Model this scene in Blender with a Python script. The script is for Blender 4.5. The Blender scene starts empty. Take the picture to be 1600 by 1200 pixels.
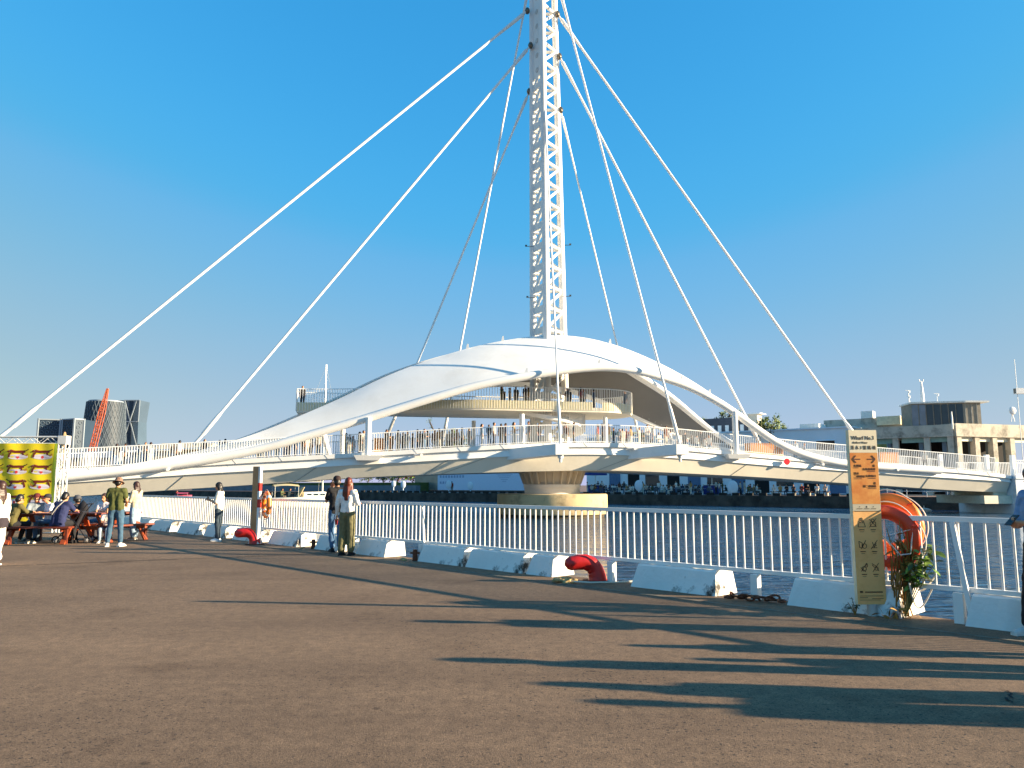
import bpy, bmesh, math, random
from mathutils import Vector, Matrix
random.seed(11)
sc = bpy.context.scene
COL = sc.collection
RAD = math.radians
V3 = Vector

# ------------------------------------------------------------------ camera
CAM_H = 1.5
PITCH = math.atan(158 / 1200)
cam = bpy.data.objects.new('camera', bpy.data.cameras.new('camera'))
COL.objects.link(cam)
cam.location = (0, 0, CAM_H)
cam.rotation_euler = (math.pi / 2 + PITCH, 0, 0)
cam.data.sensor_width = 36
cam.data.lens = 27
cam.data.clip_start = 0.05
cam.data.clip_end = 12000
sc.camera = cam

# ------------------------------------------------------------------ sky and sun
SUN_EL = RAD(14.6)
SUN_AZ = math.atan2(0.985, -0.135)
world = bpy.data.worlds.new('World')
sc.world = world
world.use_nodes = True
wn = world.node_tree
bg = wn.nodes['Background']
sky = wn.nodes.new('ShaderNodeTexSky')
sky.sky_type = 'NISHITA'
sky.sun_disc = False
sky.sun_elevation = SUN_EL
sky.sun_rotation = SUN_AZ
sky.altitude = 0
sky.air_density = 1.0
sky.dust_density = 0.0
sky.ozone_density = 8.0
# overall colour response of the clear sky, the same in every direction
pre = wn.nodes.new('ShaderNodeVectorMath'); pre.operation = 'SCALE'; pre.inputs[3].default_value = 0.205
post = wn.nodes.new('ShaderNodeVectorMath'); post.operation = 'SCALE'; post.inputs[3].default_value = 4.71
crv = wn.nodes.new('ShaderNodeRGBCurve')
for ch, pts in ((0, ((0, 0), (.07, .084), (.085, .155), (.2, .38), (.47, .54), (1, .82))), (1, ((0, 0), (.198, .41), (.27, .47), (.558, .56), (.768, .62), (1, .72))), (2, ((0, 0), (.3, .6), (.57, .84), (.70, .82), (.86, .76), (1, .72)))):
    cv = crv.mapping.curves[ch]
    cv.points[0].location = pts[0]; cv.points[1].location = pts[-1]
    for q in pts[1:-1]: cv.points.new(*q)
crv.mapping.update()
wn.links.new(sky.outputs[0], pre.inputs[0]); wn.links.new(pre.outputs[0], crv.inputs[1]); wn.links.new(crv.outputs[0], post.inputs[0]); wn.links.new(post.outputs[0], bg.inputs[0])
bg.inputs[1].default_value = 0.070
sun = bpy.data.objects.new('sun', bpy.data.lights.new('sun', 'SUN'))
COL.objects.link(sun)
sdir = V3((math.sin(SUN_AZ) * math.cos(SUN_EL), math.cos(SUN_AZ) * math.cos(SUN_EL), math.sin(SUN_EL)))
sun.rotation_euler = sdir.to_track_quat('Z', 'Y').to_euler()
sun.location = sdir * 300
sun.data.energy = 5.0
sun.data.angle = RAD(0.53)
sun.data.color = (1.0, 0.81, 0.55)
sc.view_settings.view_transform = 'Standard'
sc.view_settings.look = 'None'
sc.view_settings.gamma = 1
sc.view_settings.exposure = 1.6
sc.view_settings.use_curve_mapping = False

# ------------------------------------------------------------------ helpers
def tag(o, label=None, cat=None, group=None, kind=None):
    if label: o['label'] = label
    if cat: o['category'] = cat
    if group: o['group'] = group
    if kind: o['kind'] = kind
    return o

def empty(name, loc=(0, 0, 0), rz=0.0, parent=None):
    o = bpy.data.objects.new(name, None)
    COL.objects.link(o)
    o.location = loc
    o.rotation_euler = (0, 0, rz)
    o.empty_display_size = 0.2
    if parent: o.parent = parent
    return o

def thing(name, label, cat, loc=(0, 0, 0), rz=0.0, group=None):
    return tag(empty(name, loc, rz), label, cat, group)

def hexc(h):
    h = h.lstrip('#')
    c = [int(h[i:i + 2], 16) / 255 for i in (0, 2, 4)]
    return tuple(x / 12.92 if x <= 0.04045 else ((x + 0.055) / 1.055) ** 2.4 for x in c)

MATS = {}
def M(name, col, rough=0.55, var=0.12, scale=4.0, bump=0.0, bscale=30.0, metal=0.0, emit=None, alpha=None, dirt=None, dscale=2.0, dlo=0.52, dhi=0.7):
    """procedural principled material: base colour with two octaves of noise variation, optional dirt colour and bump"""
    if name in MATS: return MATS[name]
    if isinstance(col, str): col = hexc(col)
    m = bpy.data.materials.new(name)
    m.use_nodes = True
    nt = m.node_tree
    b = nt.nodes['Principled BSDF']
    tc = nt.nodes.new('ShaderNodeTexCoord')
    nz = nt.nodes.new('ShaderNodeTexNoise')
    nz.inputs['Scale'].default_value = scale
    nz.inputs['Detail'].default_value = 5
    nt.links.new(tc.outputs['Object'], nz.inputs['Vector'])
    rp = nt.nodes.new('ShaderNodeValToRGB')
    rp.color_ramp.elements[0].position = 0.3
    rp.color_ramp.elements[1].position = 0.7
    rp.color_ramp.elements[0].color = tuple(max(0, c * (1 - var)) for c in col) + (1,)
    rp.color_ramp.elements[1].color = tuple(min(1, c * (1 + var)) for c in col) + (1,)
    nt.links.new(nz.outputs['Fac'], rp.inputs[0])
    last = rp.outputs[0]
    if dirt:
        dz = nt.nodes.new('ShaderNodeTexNoise')
        dz.inputs['Scale'].default_value = dscale
        dz.inputs['Detail'].default_value = 8
        dz.inputs['Roughness'].default_value = 0.7
        nt.links.new(tc.outputs['Object'], dz.inputs['Vector'])
        dr = nt.nodes.new('ShaderNodeMapRange')
        dr.inputs[1].default_value = dlo
        dr.inputs[2].default_value = dhi
        nt.links.new(dz.outputs['Fac'], dr.inputs[0])
        mx = nt.nodes.new('ShaderNodeMixRGB')
        mx.inputs[2].default_value = hexc(dirt) + (1,)
        nt.links.new(dr.outputs[0], mx.inputs[0])
        nt.links.new(last, mx.inputs[1])
        last = mx.outputs[0]
    nt.links.new(last, b.inputs['Base Color'])
    b.inputs['Roughness'].default_value = rough
    b.inputs['Metallic'].default_value = metal
    if emit:
        b.inputs['Emission Color'].default_value = tuple(col) + (1,)
        b.inputs['Emission Strength'].default_value = emit
    if bump:
        bz = nt.nodes.new('ShaderNodeTexNoise')
        bz.inputs['Scale'].default_value = bscale
        bz.inputs['Detail'].default_value = 4
        nt.links.new(tc.outputs['Object'], bz.inputs['Vector'])
        bp = nt.nodes.new('ShaderNodeBump')
        bp.inputs['Strength'].default_value = bump
        bp.inputs['Distance'].default_value = 0.02
        nt.links.new(bz.outputs['Fac'], bp.inputs['Height'])
        nt.links.new(bp.outputs[0], b.inputs['Normal'])
    MATS[name] = m
    return m

class MB:
    """collects faces for one mesh"""
    def __init__(s):
        s.v = []; s.f = []; s.mi = []; s.m = 0
    def add(s, vs, fs):
        o = len(s.v)
        s.v += [tuple(p) for p in vs]
        for f in fs:
            s.f.append(tuple(i + o for i in f)); s.mi.append(s.m)
        return s
    def hexa(s, p):
        return s.add(p, [(3, 2, 1, 0), (4, 5, 6, 7), (0, 1, 5, 4), (1, 2, 6, 5), (2, 3, 7, 6), (3, 0, 4, 7)])
    def box(s, c, d, mat=None):
        x, y, z = d[0] / 2, d[1] / 2, d[2] / 2
        p = [V3(q) for q in ((-x, -y, -z), (x, -y, -z), (x, y, -z), (-x, y, -z), (-x, -y, z), (x, -y, z), (x, y, z), (-x, y, z))]
        if mat is not None: p = [mat @ q for q in p]
        c = V3(c)
        return s.hexa([q + c for q in p])
    def span(s, x0, x1, y0, y1, z0, z1):
        return s.box(((x0 + x1) / 2, (y0 + y1) / 2, (z0 + z1) / 2), (abs(x1 - x0), abs(y1 - y0), abs(z1 - z0)))
    def bar(s, a, b, w, h, up=(0, 0, 1)):
        a = V3(a); b = V3(b); d = (b - a).normalized(); up = V3(up)
        if abs(d.dot(up)) > 0.99: up = V3((1, 0, 0))
        x = d.cross(up).normalized(); y = x.cross(d).normalized()
        x *= w / 2; y *= h / 2
        return s.hexa([a - x - y, a + x - y, b + x - y, b - x - y, a - x + y, a + x + y, b + x + y, b - x + y])
    def tube(s, pts, r, n=8, cap=True):
        pts = [V3(p) for p in pts]
        rr = r if isinstance(r, (list, tuple)) else [r] * len(pts)
        d0 = (pts[1] - pts[0]).normalized()
        up = V3((0, 0, 1)) if abs(d0.z) < 0.9 else V3((1, 0, 0))
        vs = []
        for i, p in enumerate(pts):
            if i == 0: d = pts[1] - p
            elif i == len(pts) - 1: d = p - pts[i - 1]
            else: d = (pts[i + 1] - p).normalized() + (p - pts[i - 1]).normalized()
            d = d.normalized() if d.length > 1e-9 else d0
            x = d.cross(up)
            x = x.normalized() if x.length > 1e-6 else V3((1, 0, 0))
            y = x.cross(d).normalized(); up = y
            for k in range(n):
                a = 2 * math.pi * k / n
                vs.append(p + (x * math.cos(a) + y * math.sin(a)) * rr[i])
        fs = []
        for i in range(len(pts) - 1):
            for k in range(n):
                k2 = (k + 1) % n
                fs.append((i * n + k, i * n + k2, (i + 1) * n + k2, (i + 1) * n + k))
        if cap:
            fs.append(tuple(range(n - 1, -1, -1)))
            fs.append(tuple((len(pts) - 1) * n + k for k in range(n)))
        return s.add(vs, fs)
    def cyl(s, a, b, ra, rb=None, n=10):
        return s.tube([a, b], [ra, ra if rb is None else rb], n)
    def ell(s, c, r, n=12, m=8, rot=None):
        c = V3(c)
        if not isinstance(r, (tuple, list)): r = (r, r, r)
        vs = []
        for j in range(m + 1):
            th = math.pi * j / m
            for k in range(n):
                a = 2 * math.pi * k / n
                q = V3((r[0] * math.sin(th) * math.cos(a), r[1] * math.sin(th) * math.sin(a), r[2] * math.cos(th)))
                if rot is not None: q = rot @ q
                vs.append(c + q)
        fs = []
        for j in range(m):
            for k in range(n):
                k2 = (k + 1) % n
                fs.append((j * n + k, (j + 1) * n + k, (j + 1) * n + k2, j * n + k2))
        return s.add(vs, fs)
    def cap(s, a, b, ra, rb=None, n=10):
        """round-ended tapered limb piece"""
        if rb is None: rb = ra
        a = V3(a); b = V3(b); d = b - a
        L = d.length
        if L < 1e-6: return s.ell(a, ra, n, 6)
        d /= L
        pts = []; rr = []
        for t in (-1, -0.8, -0.4): pts.append(a + d * ra * t); rr.append(max(0.001, ra * math.sqrt(1 - t * t)))
        for t in (0, 0.5, 1): pts.append(a + d * L * t); rr.append(ra + (rb - ra) * t)
        for t in (0.4, 0.8, 1): pts.append(b + d * rb * t); rr.append(max(0.001, rb * math.sqrt(1 - t * t)))
        return s.tube(pts, rr, n)
    def chain(s, pts, rr, n=10):
        for i in range(len(pts) - 1): s.cap(pts[i], pts[i + 1], rr[i], rr[i + 1], n)
        return s
    def loft(s, rings, closed=True, caps=True):
        n = len(rings[0]); vs = [p for r in rings for p in r]; fs = []
        for i in range(len(rings) - 1):
            for k in range(n if closed else n - 1):
                k2 = (k + 1) % n
                fs.append((i * n + k, i * n + k2, (i + 1) * n + k2, (i + 1) * n + k))
        if caps and closed:
            fs.append(tuple(range(n - 1, -1, -1)))
            fs.append(tuple((len(rings) - 1) * n + k for k in range(n)))
        return s.add(vs, fs)
    def prism(s, poly, z0, z1):
        n = len(poly)
        vs = [(p[0], p[1], z0) for p in poly] + [(p[0], p[1], z1) for p in poly]
        fs = [tuple(range(n - 1, -1, -1)), tuple(range(n, 2 * n))]
        for k in range(n):
            k2 = (k + 1) % n
            fs.append((k, k2, n + k2, n + k))
        return s.add(vs, fs)
    def lathe(s, prof, c=(0, 0), n=32):
        rings = []
        for r, z in prof:
            rings.append([(c[0] + r * math.cos(2 * math.pi * k / n), c[1] + r * math.sin(2 * math.pi * k / n), z) for k in range(n)])
        return s.loft(rings)
    def mesh(s, name, mats, smooth=False):
        me = bpy.data.meshes.new(name)
        me.from_pydata(s.v, [], s.f)
        if not isinstance(mats, (list, tuple)): mats = [mats]
        for m in mats: me.materials.append(m)
        if len(mats) > 1: me.polygons.foreach_set('material_index', s.mi)
        bm = bmesh.new(); bm.from_mesh(me)
        bmesh.ops.recalc_face_normals(bm, faces=bm.faces)
        bm.to_mesh(me); bm.free()
        if smooth:
            me.polygons.foreach_set('use_smooth', [True] * len(me.polygons))
            if smooth != 'all':
                try: me.set_sharp_from_angle(angle=RAD(40))
                except Exception: pass
        me.update()
        return me
    def build(s, name, mats, parent=None, smooth=False, kind=None, loc=None):
        o = bpy.data.objects.new(name, s.mesh(name, mats, smooth))
        COL.objects.link(o)
        if parent: o.parent = parent
        if loc is not None: o.location = loc
        if kind: o['kind'] = kind
        return o

def inst(me, name, parent=None, loc=(0, 0, 0), rot=(0, 0, 0)):
    o = bpy.data.objects.new(name, me)
    COL.objects.link(o)
    o.location = loc; o.rotation_euler = rot
    if parent: o.parent = parent
    return o

def ray(px, py):
    """world direction through a point measured on the 1600x1200 photograph (survey helper for sizes and places)"""
    a = (px - 800) / 1200; b = (600 - py) / 1200
    return V3((a, math.cos(PITCH) - b * math.sin(PITCH), math.sin(PITCH) + b * math.cos(PITCH)))

def ground(px, py, z=0.0):
    d = ray(px, py); t = (z - CAM_H) / d.z
    return V3((d.x * t, d.y * t, z))

def at(px, py, y):
    d = ray(px, py); t = y / d.y
    return V3((d.x * t, y, CAM_H + d.z * t))

def on_line(px, py, p0, dr):
    """point above the ground line p0 + k*dr seen at the pixel: returns k, z"""
    d = ray(px, py)
    den = dr[0] * d.y - dr[1] * d.x
    k = (p0[1] * d.x - p0[0] * d.y) / den
    y = p0[1] + k * dr[1]; x = p0[0] + k * dr[0]
    t = y / d.y if abs(d.y) > 1e-6 else x / d.x
    return k, CAM_H + d.z * t

WATER_Z = -0.9
# ------------------------------------------------------------------ setting: quays and water
QC = 13.15                                     # near quay edge: x + 0.952 y = QC
FDIR = V3((-.952, 1, 0)).normalized(); FNRM = V3((1, .952, 0)).normalized()
def edge(yv, off=0.0, z=0.0):                  # point on the quay edge line at depth yv, off metres inland
    p = V3((QC - .952 * yv, yv, z)) - FNRM * off
    p.z = z
    return p
def edge_y(px):                                # depth on the kerb line for a column of the photograph
    k = (px - 800) / 1200
    return (12.96 + .196 * k) / (.952 + .9914 * k)

def asphalt_mat():
    m = bpy.data.materials.new('asphalt'); m.use_nodes = True
    nt = m.node_tree; b = nt.nodes['Principled BSDF']; N = nt.nodes.new; L = nt.links.new
    tc = N('ShaderNodeTexCoord')
    def noise(scale, detail=4, rough=0.6):
        n = N('ShaderNodeTexNoise'); n.inputs['Scale'].default_value = scale; n.inputs['Detail'].default_value = detail
        n.inputs['Roughness'].default_value = rough; L(tc.outputs['Object'], n.inputs['Vector']); return n
    def ramp(src, p0, c0, p1, c1):
        r = N('ShaderNodeValToRGB'); r.color_ramp.elements[0].position = p0; r.color_ramp.elements[1].position = p1
        r.color_ramp.elements[0].color = c0 + (1,); r.color_ramp.elements[1].color = c1 + (1,); L(src, r.inputs[0]); return r
    def mix(fac, a, c, mode='MIX'):
        x = N('ShaderNodeMixRGB'); x.blend_type = mode
        if isinstance(fac, float): x.inputs[0].default_value = fac
        else: L(fac, x.inputs[0])
        L(a, x.inputs[1])
        if isinstance(c, tuple): x.inputs[2].default_value = c + (1,)
        else: L(c, x.inputs[2])
        return x
    big = ramp(noise(0.35, 6).outputs['Fac'], 0.3, (0.165, 0.106, 0.066), 0.7, (0.240, 0.156, 0.098))
    grain = ramp(noise(70, 5, 0.9).outputs['Fac'], 0.36, (0.30, 0.30, 0.30), 0.64, (1.65, 1.63, 1.58))
    mott = ramp(noise(9, 5, 0.75).outputs['Fac'], 0.34, (0.72, 0.72, 0.73), 0.66, (1.22, 1.21, 1.19))
    c = mix(0.9, big.outputs[0], grain.outputs[0], 'MULTIPLY')
    c = mix(0.9, c.outputs[0], mott.outputs[0], 'MULTIPLY')
    vo = N('ShaderNodeTexVoronoi'); vo.inputs['Scale'].default_value = 42; L(tc.outputs['Object'], vo.inputs['Vector'])
    pk = N('ShaderNodeTexNoise'); pk.inputs['Scale'].default_value = 55; L(tc.outputs['Object'], pk.inputs['Vector'])
    st = ramp(vo.outputs['Distance'], 0.0, (1, 1, 1), 0.16, (0, 0, 0))
    sp = N('ShaderNodeMath'); sp.operation = 'GREATER_THAN'; sp.inputs[1].default_value = 0.60; L(pk.outputs['Fac'], sp.inputs[0])
    sm = N('ShaderNodeMath'); sm.operation = 'MULTIPLY'; L(st.outputs[0], sm.inputs[0]); L(sp.outputs[0], sm.inputs[1])
    c = mix(sm.outputs[0], c.outputs[0], (0.45, 0.41, 0.36))
    pit = ramp(noise(34, 2, 0.5).outputs['Fac'], 0.345, (1, 1, 1), 0.385, (0, 0, 0))
    pitz = ramp(noise(0.22, 3).outputs['Fac'], 0.36, (0, 0, 0), 0.55, (1, 1, 1))
    pm = N('ShaderNodeMath'); pm.operation = 'MULTIPLY'; L(pit.outputs[0], pm.inputs[0]); L(pitz.outputs[0], pm.inputs[1])
    c = mix(pm.outputs[0], c.outputs[0], (0.035, 0.028, 0.024))
    stain = ramp(noise(0.9, 7, 0.65).outputs['Fac'], 0.55, (1, 1, 1), 0.74, (0.66, 0.63, 0.60))
    c = mix(0.8, c.outputs[0], stain.outputs[0], 'MULTIPLY')
    # long darker drive tracks and repaired patches
    mp = N('ShaderNodeMapping'); mp.inputs['Rotation'].default_value = (0, 0, RAD(-12)); mp.inputs['Scale'].default_value = (0.10, 0.75, 1); L(tc.outputs['Object'], mp.inputs['Vector'])
    tn = N('ShaderNodeTexNoise'); tn.inputs['Scale'].default_value = 1.0; tn.inputs['Detail'].default_value = 5; tn.inputs['Roughness'].default_value = .6; L(mp.outputs[0], tn.inputs['Vector'])
    tr = ramp(tn.outputs['Fac'], 0.36, (0.86, 0.85, 0.845), 0.62, (1.08, 1.075, 1.06))
    c = mix(1.0, c.outputs[0], tr.outputs[0], 'MULTIPLY')
    gum = N('ShaderNodeTexVoronoi'); gum.inputs['Scale'].default_value = 1.7; L(tc.outputs['Object'], gum.inputs['Vector'])
    gr = ramp(gum.outputs['Distance'], 0.035, (0.55, 0.54, 0.53), 0.06, (1, 1, 1))
    c = mix(1.0, c.outputs[0], gr.outputs[0], 'MULTIPLY')
    oil = ramp(noise(0.55, 4, .5).outputs['Fac'], 0.62, (1, 1, 1), 0.70, (0.74, 0.72, 0.70))
    c = mix(1.0, c.outputs[0], oil.outputs[0], 'MULTIPLY')
    L(c.outputs[0], b.inputs['Base Color'])
    b.inputs['Roughness'].default_value = 0.88
    b.inputs['Specular IOR Level'].default_value = 0.3
    bp = N('ShaderNodeBump'); bp.inputs['Strength'].default_value = 0.6; bp.inputs['Distance'].default_value = 0.006
    gm = N('ShaderNodeMath'); gm.operation = 'ADD'; L(noise(120, 3, 0.7).outputs['Fac'], gm.inputs[0]); L(noise(30, 3).outputs['Fac'], gm.inputs[1])
    L(gm.outputs[0], bp.inputs['Height']); L(bp.outputs[0], b.inputs['Normal'])
    return m

def water_mat():
    m = bpy.data.materials.new('harbour_water'); m.use_nodes = True
    nt = m.node_tree; b = nt.nodes['Principled BSDF']; N = nt.nodes.new; L = nt.links.new
    b.inputs['Base Color'].default_value = (0.028, 0.085, 0.16, 1)
    b.inputs['Roughness'].default_value = 0.06
    b.inputs['IOR'].default_value = 1.333
    tc = N('ShaderNodeTexCoord')
    mp = N('ShaderNodeMapping'); mp.inputs['Rotation'].default_value = (0, 0, RAD(8)); mp.inputs['Scale'].default_value = (0.6, 1.9, 1.0)
    L(tc.outputs['Object'], mp.inputs['Vector'])
    hs = []
    for s, w in ((0.40, 0.60), (1.3, 0.40), (4.5, 0.10)):
        n = N('ShaderNodeTexNoise'); n.inputs['Scale'].default_value = s; n.inputs['Detail'].default_value = 3
        n.inputs['Distortion'].default_value = 0.6
        L(mp.outputs[0], n.inputs['Vector'])
        k = N('ShaderNodeMath'); k.operation = 'MULTIPLY'; k.inputs[1].default_value = w; L(n.outputs['Fac'], k.inputs[0]); hs.append(k)
    a = N('ShaderNodeMath'); L(hs[0].outputs[0], a.inputs[0]); L(hs[1].outputs[0], a.inputs[1])
    a2 = N('ShaderNodeMath'); L(a.outputs[0], a2.inputs[0]); L(hs[2].outputs[0], a2.inputs[1])
    bp = N('ShaderNodeBump'); bp.inputs['Strength'].default_value = 1.0; bp.inputs['Distance'].default_value = 0.55
    L(a2.outputs[0], bp.inputs['Height']); L(bp.outputs[0], b.inputs['Normal'])
    return m

ASPHALT = asphalt_mat()
CONC = M('quay_concrete', '8d8778', 0.85, 0.2, 1.2, 0.4, 20, dirt='4a443a')
# near quay: one big slab whose edge runs along x + .952 y = QC
mb = MB()
a0 = edge(-260, -.22); a1 = edge(420, -.22)
mb.add([a0, a1, V3((-1200, 420, 0)), V3((-1200, -260, 0))], [(0, 1, 2, 3)])
quay = mb.build('quay_ground', ASPHALT); tag(quay, 'worn grey brown asphalt quay in the foreground', kind='structure')
mb = MB()
mb.hexa([edge(-260, -0.24, -4), edge(420, -0.24, -4), edge(420, 0.6, -4), edge(-260, 0.6, -4),
         edge(-260, -0.24, -0.006), edge(420, -0.24, -0.006), edge(420, 0.6, -0.006), edge(-260, 0.6, -0.006)])
tag(mb.build('quay_wall', CONC), 'concrete quay wall below the asphalt edge', kind='structure')

# water
mb = MB()
mb.add([(-3000, -300, WATER_Z), (3000, -300, WATER_Z), (3000, 3000, WATER_Z), (-3000, 3000, WATER_Z)], [(0, 1, 2, 3)])
tag(mb.build('harbour_water', water_mat()), 'rippled blue harbour water', kind='structure')

# far quay
FQ0 = V3((43, 74.5, 0)); FQ = V3((-0.788, 0.616, 0)); FN = V3((0.616, 0.788, 0))
FZ = 0.35
def far(t, n, z=0.0): 
    p = FQ0 + FQ * t + FN * n
    return V3((p.x, p.y, z))
mb = MB()
mb.add([far(-400, 0, FZ), far(1800, 0, FZ), far(1800, 2500, FZ), far(-400, 2500, FZ)], [(0, 1, 2, 3)])
tag(mb.build('far_quay_ground', M('far_paving', '7a6258', 0.85, 0.2, 0.6, dirt='54463f')), 'brown paved promenade on the far quay', kind='structure')
mb = MB()
mb.hexa([far(-400, 0, -4), far(1800, 0, -4), far(1800, 0.9, -4), far(-400, 0.9, -4),
         far(-400, -0.02, FZ - .006), far(1800, -0.02, FZ - .006), far(1800, 0.9, FZ - .006), far(-400, 0.9, FZ - .006)])
tag(mb.build('far_quay_wall', M('far_wall', '4b463f', 0.9, 0.35, 0.8, 0.5, 6, dirt='1d1a17', dscale=0.7, dlo=0.45)), 'dark stained quay wall across the water', kind='structure')

# expansion slot across the asphalt and the pale seam along the kerb
SLOT = M('slot_black', '1b1917', 0.9)
mb = MB()
p0 = ground(-160, 891); p1 = ground(612, 861)
d = (p1 - p0).normalized(); L_ = (p1 - p0).length; k = 0.0
while k < L_:
    e = min(L_, k + random.uniform(0.5, 1.6)); w = 0.028
    nrm = V3((-d.y, d.x, 0)) * w
    a = p0 + d * k; b = p0 + d * (e - 0.05)
    mb.add([a - nrm + V3((0, 0, .004)), b - nrm + V3((0, 0, .004)), b + nrm + V3((0, 0, .004)), a + nrm + V3((0, 0, .004))], [(0, 1, 2, 3)])
    k = e
tag(mb.build('drain_slot', SLOT), 'dark narrow drain slot running across the asphalt', kind='structure')
mb = MB()
mb.add([edge(-30, 0.62, .004), edge(40, 0.62, .004), edge(40, 0.68, .004), edge(-30, 0.68, .004)], [(0, 1, 2, 3)])
tag(mb.build('kerb_seam', M('seam', '7d7464', 0.9, 0.3, 8, dirt='4d463b', dscale=6, dlo=.4)), 'thin pale seam line along the kerb blocks', kind='structure')

# hairline cracks in the asphalt
def crack(pts, label):
    mb = MB(); P = [ground(*p) for p in pts]; r_ = random.Random(len(label)); Q = []
    for a, b in zip(P[:-1], P[1:]):
        for i in range(6): Q.append(a.lerp(b, i / 6) + V3((r_.uniform(-.02, .02), r_.uniform(-.03, .03), 0)))
    Q.append(P[-1]); vs = []
    for i, q in enumerate(Q):
        w = (.009 if len(P) < 5 else .004) * math.sin(math.pi * (i + .5) / len(Q)) + .002
        d = (Q[min(i + 1, len(Q) - 1)] - Q[max(i - 1, 0)]).normalized(); n = V3((-d.y, d.x, 0)) * w
        vs += [q - n + V3((0, 0, .004)), q + n + V3((0, 0, .004))]
    mb.add(vs, [(2 * i, 2 * i + 1, 2 * i + 3, 2 * i + 2) for i in range(len(Q) - 1)])
    tag(mb.build('asphalt_crack', SLOT), label, kind='structure')
crack([(1568, 1078), (1580, 1086), (1570, 1094), (1590, 1100)], 'short dark crack in the asphalt near the right picture edge')
# ------------------------------------------------------------------ swing bridge
BP = V3((3.0, 60.0, 0)); BTH = RAD(12)
BU = V3((math.cos(BTH), math.sin(BTH), 0)); BV = V3((-math.sin(BTH), math.cos(BTH), 0))
def W(s, v, z=0.0):
    p = BP + BU * s + BV * v
    return V3((p.x, p.y, z))
def hw(s): return 2.9 + 2.5 * math.exp(-(s / 18) ** 2)
def hit(px, py, vf):
    d = ray(px, py); lo, hi = -70.0, 70.0
    for _ in range(50):
        mid = (lo + hi) / 2; p = W(mid, vf(mid))
        if p.x * d.y - p.y * d.x > 0: hi = mid
        else: lo = mid
    s = (lo + hi) / 2; p = W(s, vf(s))
    return s, CAM_H + d.z * p.y / d.y
def curve(pix, vf, sig=1.6):
    pts = sorted(hit(x, y, vf) for x, y in pix)
    s0, s1 = pts[0][0], pts[-1][0]
    def lin(s):
        if s <= s0:
            (a, za), (b, zb) = pts[0], pts[1]
        elif s >= s1:
            (a, za), (b, zb) = pts[-2], pts[-1]
        else:
            for i in range(len(pts) - 1):
                if s <= pts[i + 1][0]: break
            (a, za), (b, zb) = pts[i], pts[i + 1]
        return za + (zb - za) * (s - a) / (b - a)
    def f(s):
        t = w = 0.0
        for k in range(-6, 7):
            g = math.exp(-(k / 3.0) ** 2); t += g * lin(s + k * sig / 3); w += g
        return t / w
    f.s0 = s0; f.s1 = s1
    return f

WHITE = M('bridge_white', 'e9e7e2', 0.42, 0.04, 0.5, dirt='d6d1c7', dscale=0.35, dlo=0.5, dhi=0.9)
CREAM = M('bridge_soffit', 'dcd3c1', 0.5, 0.05, 0.4, dirt='c3baa6', dscale=0.3, dlo=0.5, dhi=0.85)
RAILW = M('rail_white', 'eeede9', 0.4, 0.05)
DECKM = M('deck_boards', '8b7b6a', 0.8, 0.2, 2)
STEEL = M('socket_steel', '6e675c', 0.35, 0.2, metal=0.7)
WOOD = M('orange_wood', 'c07a35', 0.6, 0.25, 6, dirt='8a5222', dscale=5)
SEAM = M('seam_grey', '8f8c86', 0.6)

bridge = thing('swing_bridge', 'long white cable stayed swing bridge with a curving shell canopy over the harbour', 'bridge', W(0, 0, 0))
def bchild(o, parent=None):
    o.parent = parent or bridge
    o.location = o.location - (bridge.location if parent is None else V3((0, 0, 0)))
    return o
def bb(mb, name, mats, smooth=False, kind=None, parent=None):
    """bridge part: mesh given in world coordinates, parented to the bridge (or to a part of it)"""
    o = mb.build(name, mats, None, smooth, kind)
    return bchild(o, parent)

vE = lambda s: -hw(s)
zdeck = curve([(105, 732), (155, 730), (355, 718.5), (420, 714.7), (540, 708.7), (587, 706), (687, 700), (750, 697), (815, 693), (890, 691.7), (970, 691.7), (1053, 696), (1142, 705), (1265, 716), (1400, 726), (1471, 731.3), (1533, 736), (1547, 738)], vE, 2.5)
zfas = curve([(215, 747), (310, 740.5), (397, 735.8), (530, 728), (650, 721.7), (750, 715.5), (812, 712.2), (887, 709.8), (960, 710), (1077, 717), (1127, 720.8), (1190, 726.5), (1248, 731), (1326, 736), (1400, 741.3), (1471, 746), (1549, 750.7)], lambda s: -hw(s) + 0.02, 2.5)
zbot = curve([(215, 769), (310, 762.7), (397, 757.5), (530, 747.5), (643, 742.5), (750, 738.5), (890, 735.3), (970, 734.7), (1060, 739), (1190, 745.5), (1326, 755.3), (1400, 760), (1493, 766.7), (1532, 768)], lambda s: -hw(s) + .6, 2.5)

SL, SR = -47.0, 39.4
ss = [SL + (SR - SL) * i / 110 for i in range(111)]
fas_rings = []; sof_rings = []; lip_rings = []; deck_rings = []
for s in ss:
    h = hw(s); z0 = zdeck(s); zf = min(zfas(s), z0 - 0.6); zb = zbot(s)
    lip_rings.append((s, h, z0)); 
    fas_rings.append((s, h, z0, zf, zb))
def strip(rings): 
    mb = MB(); mb.loft(rings); return mb
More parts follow.
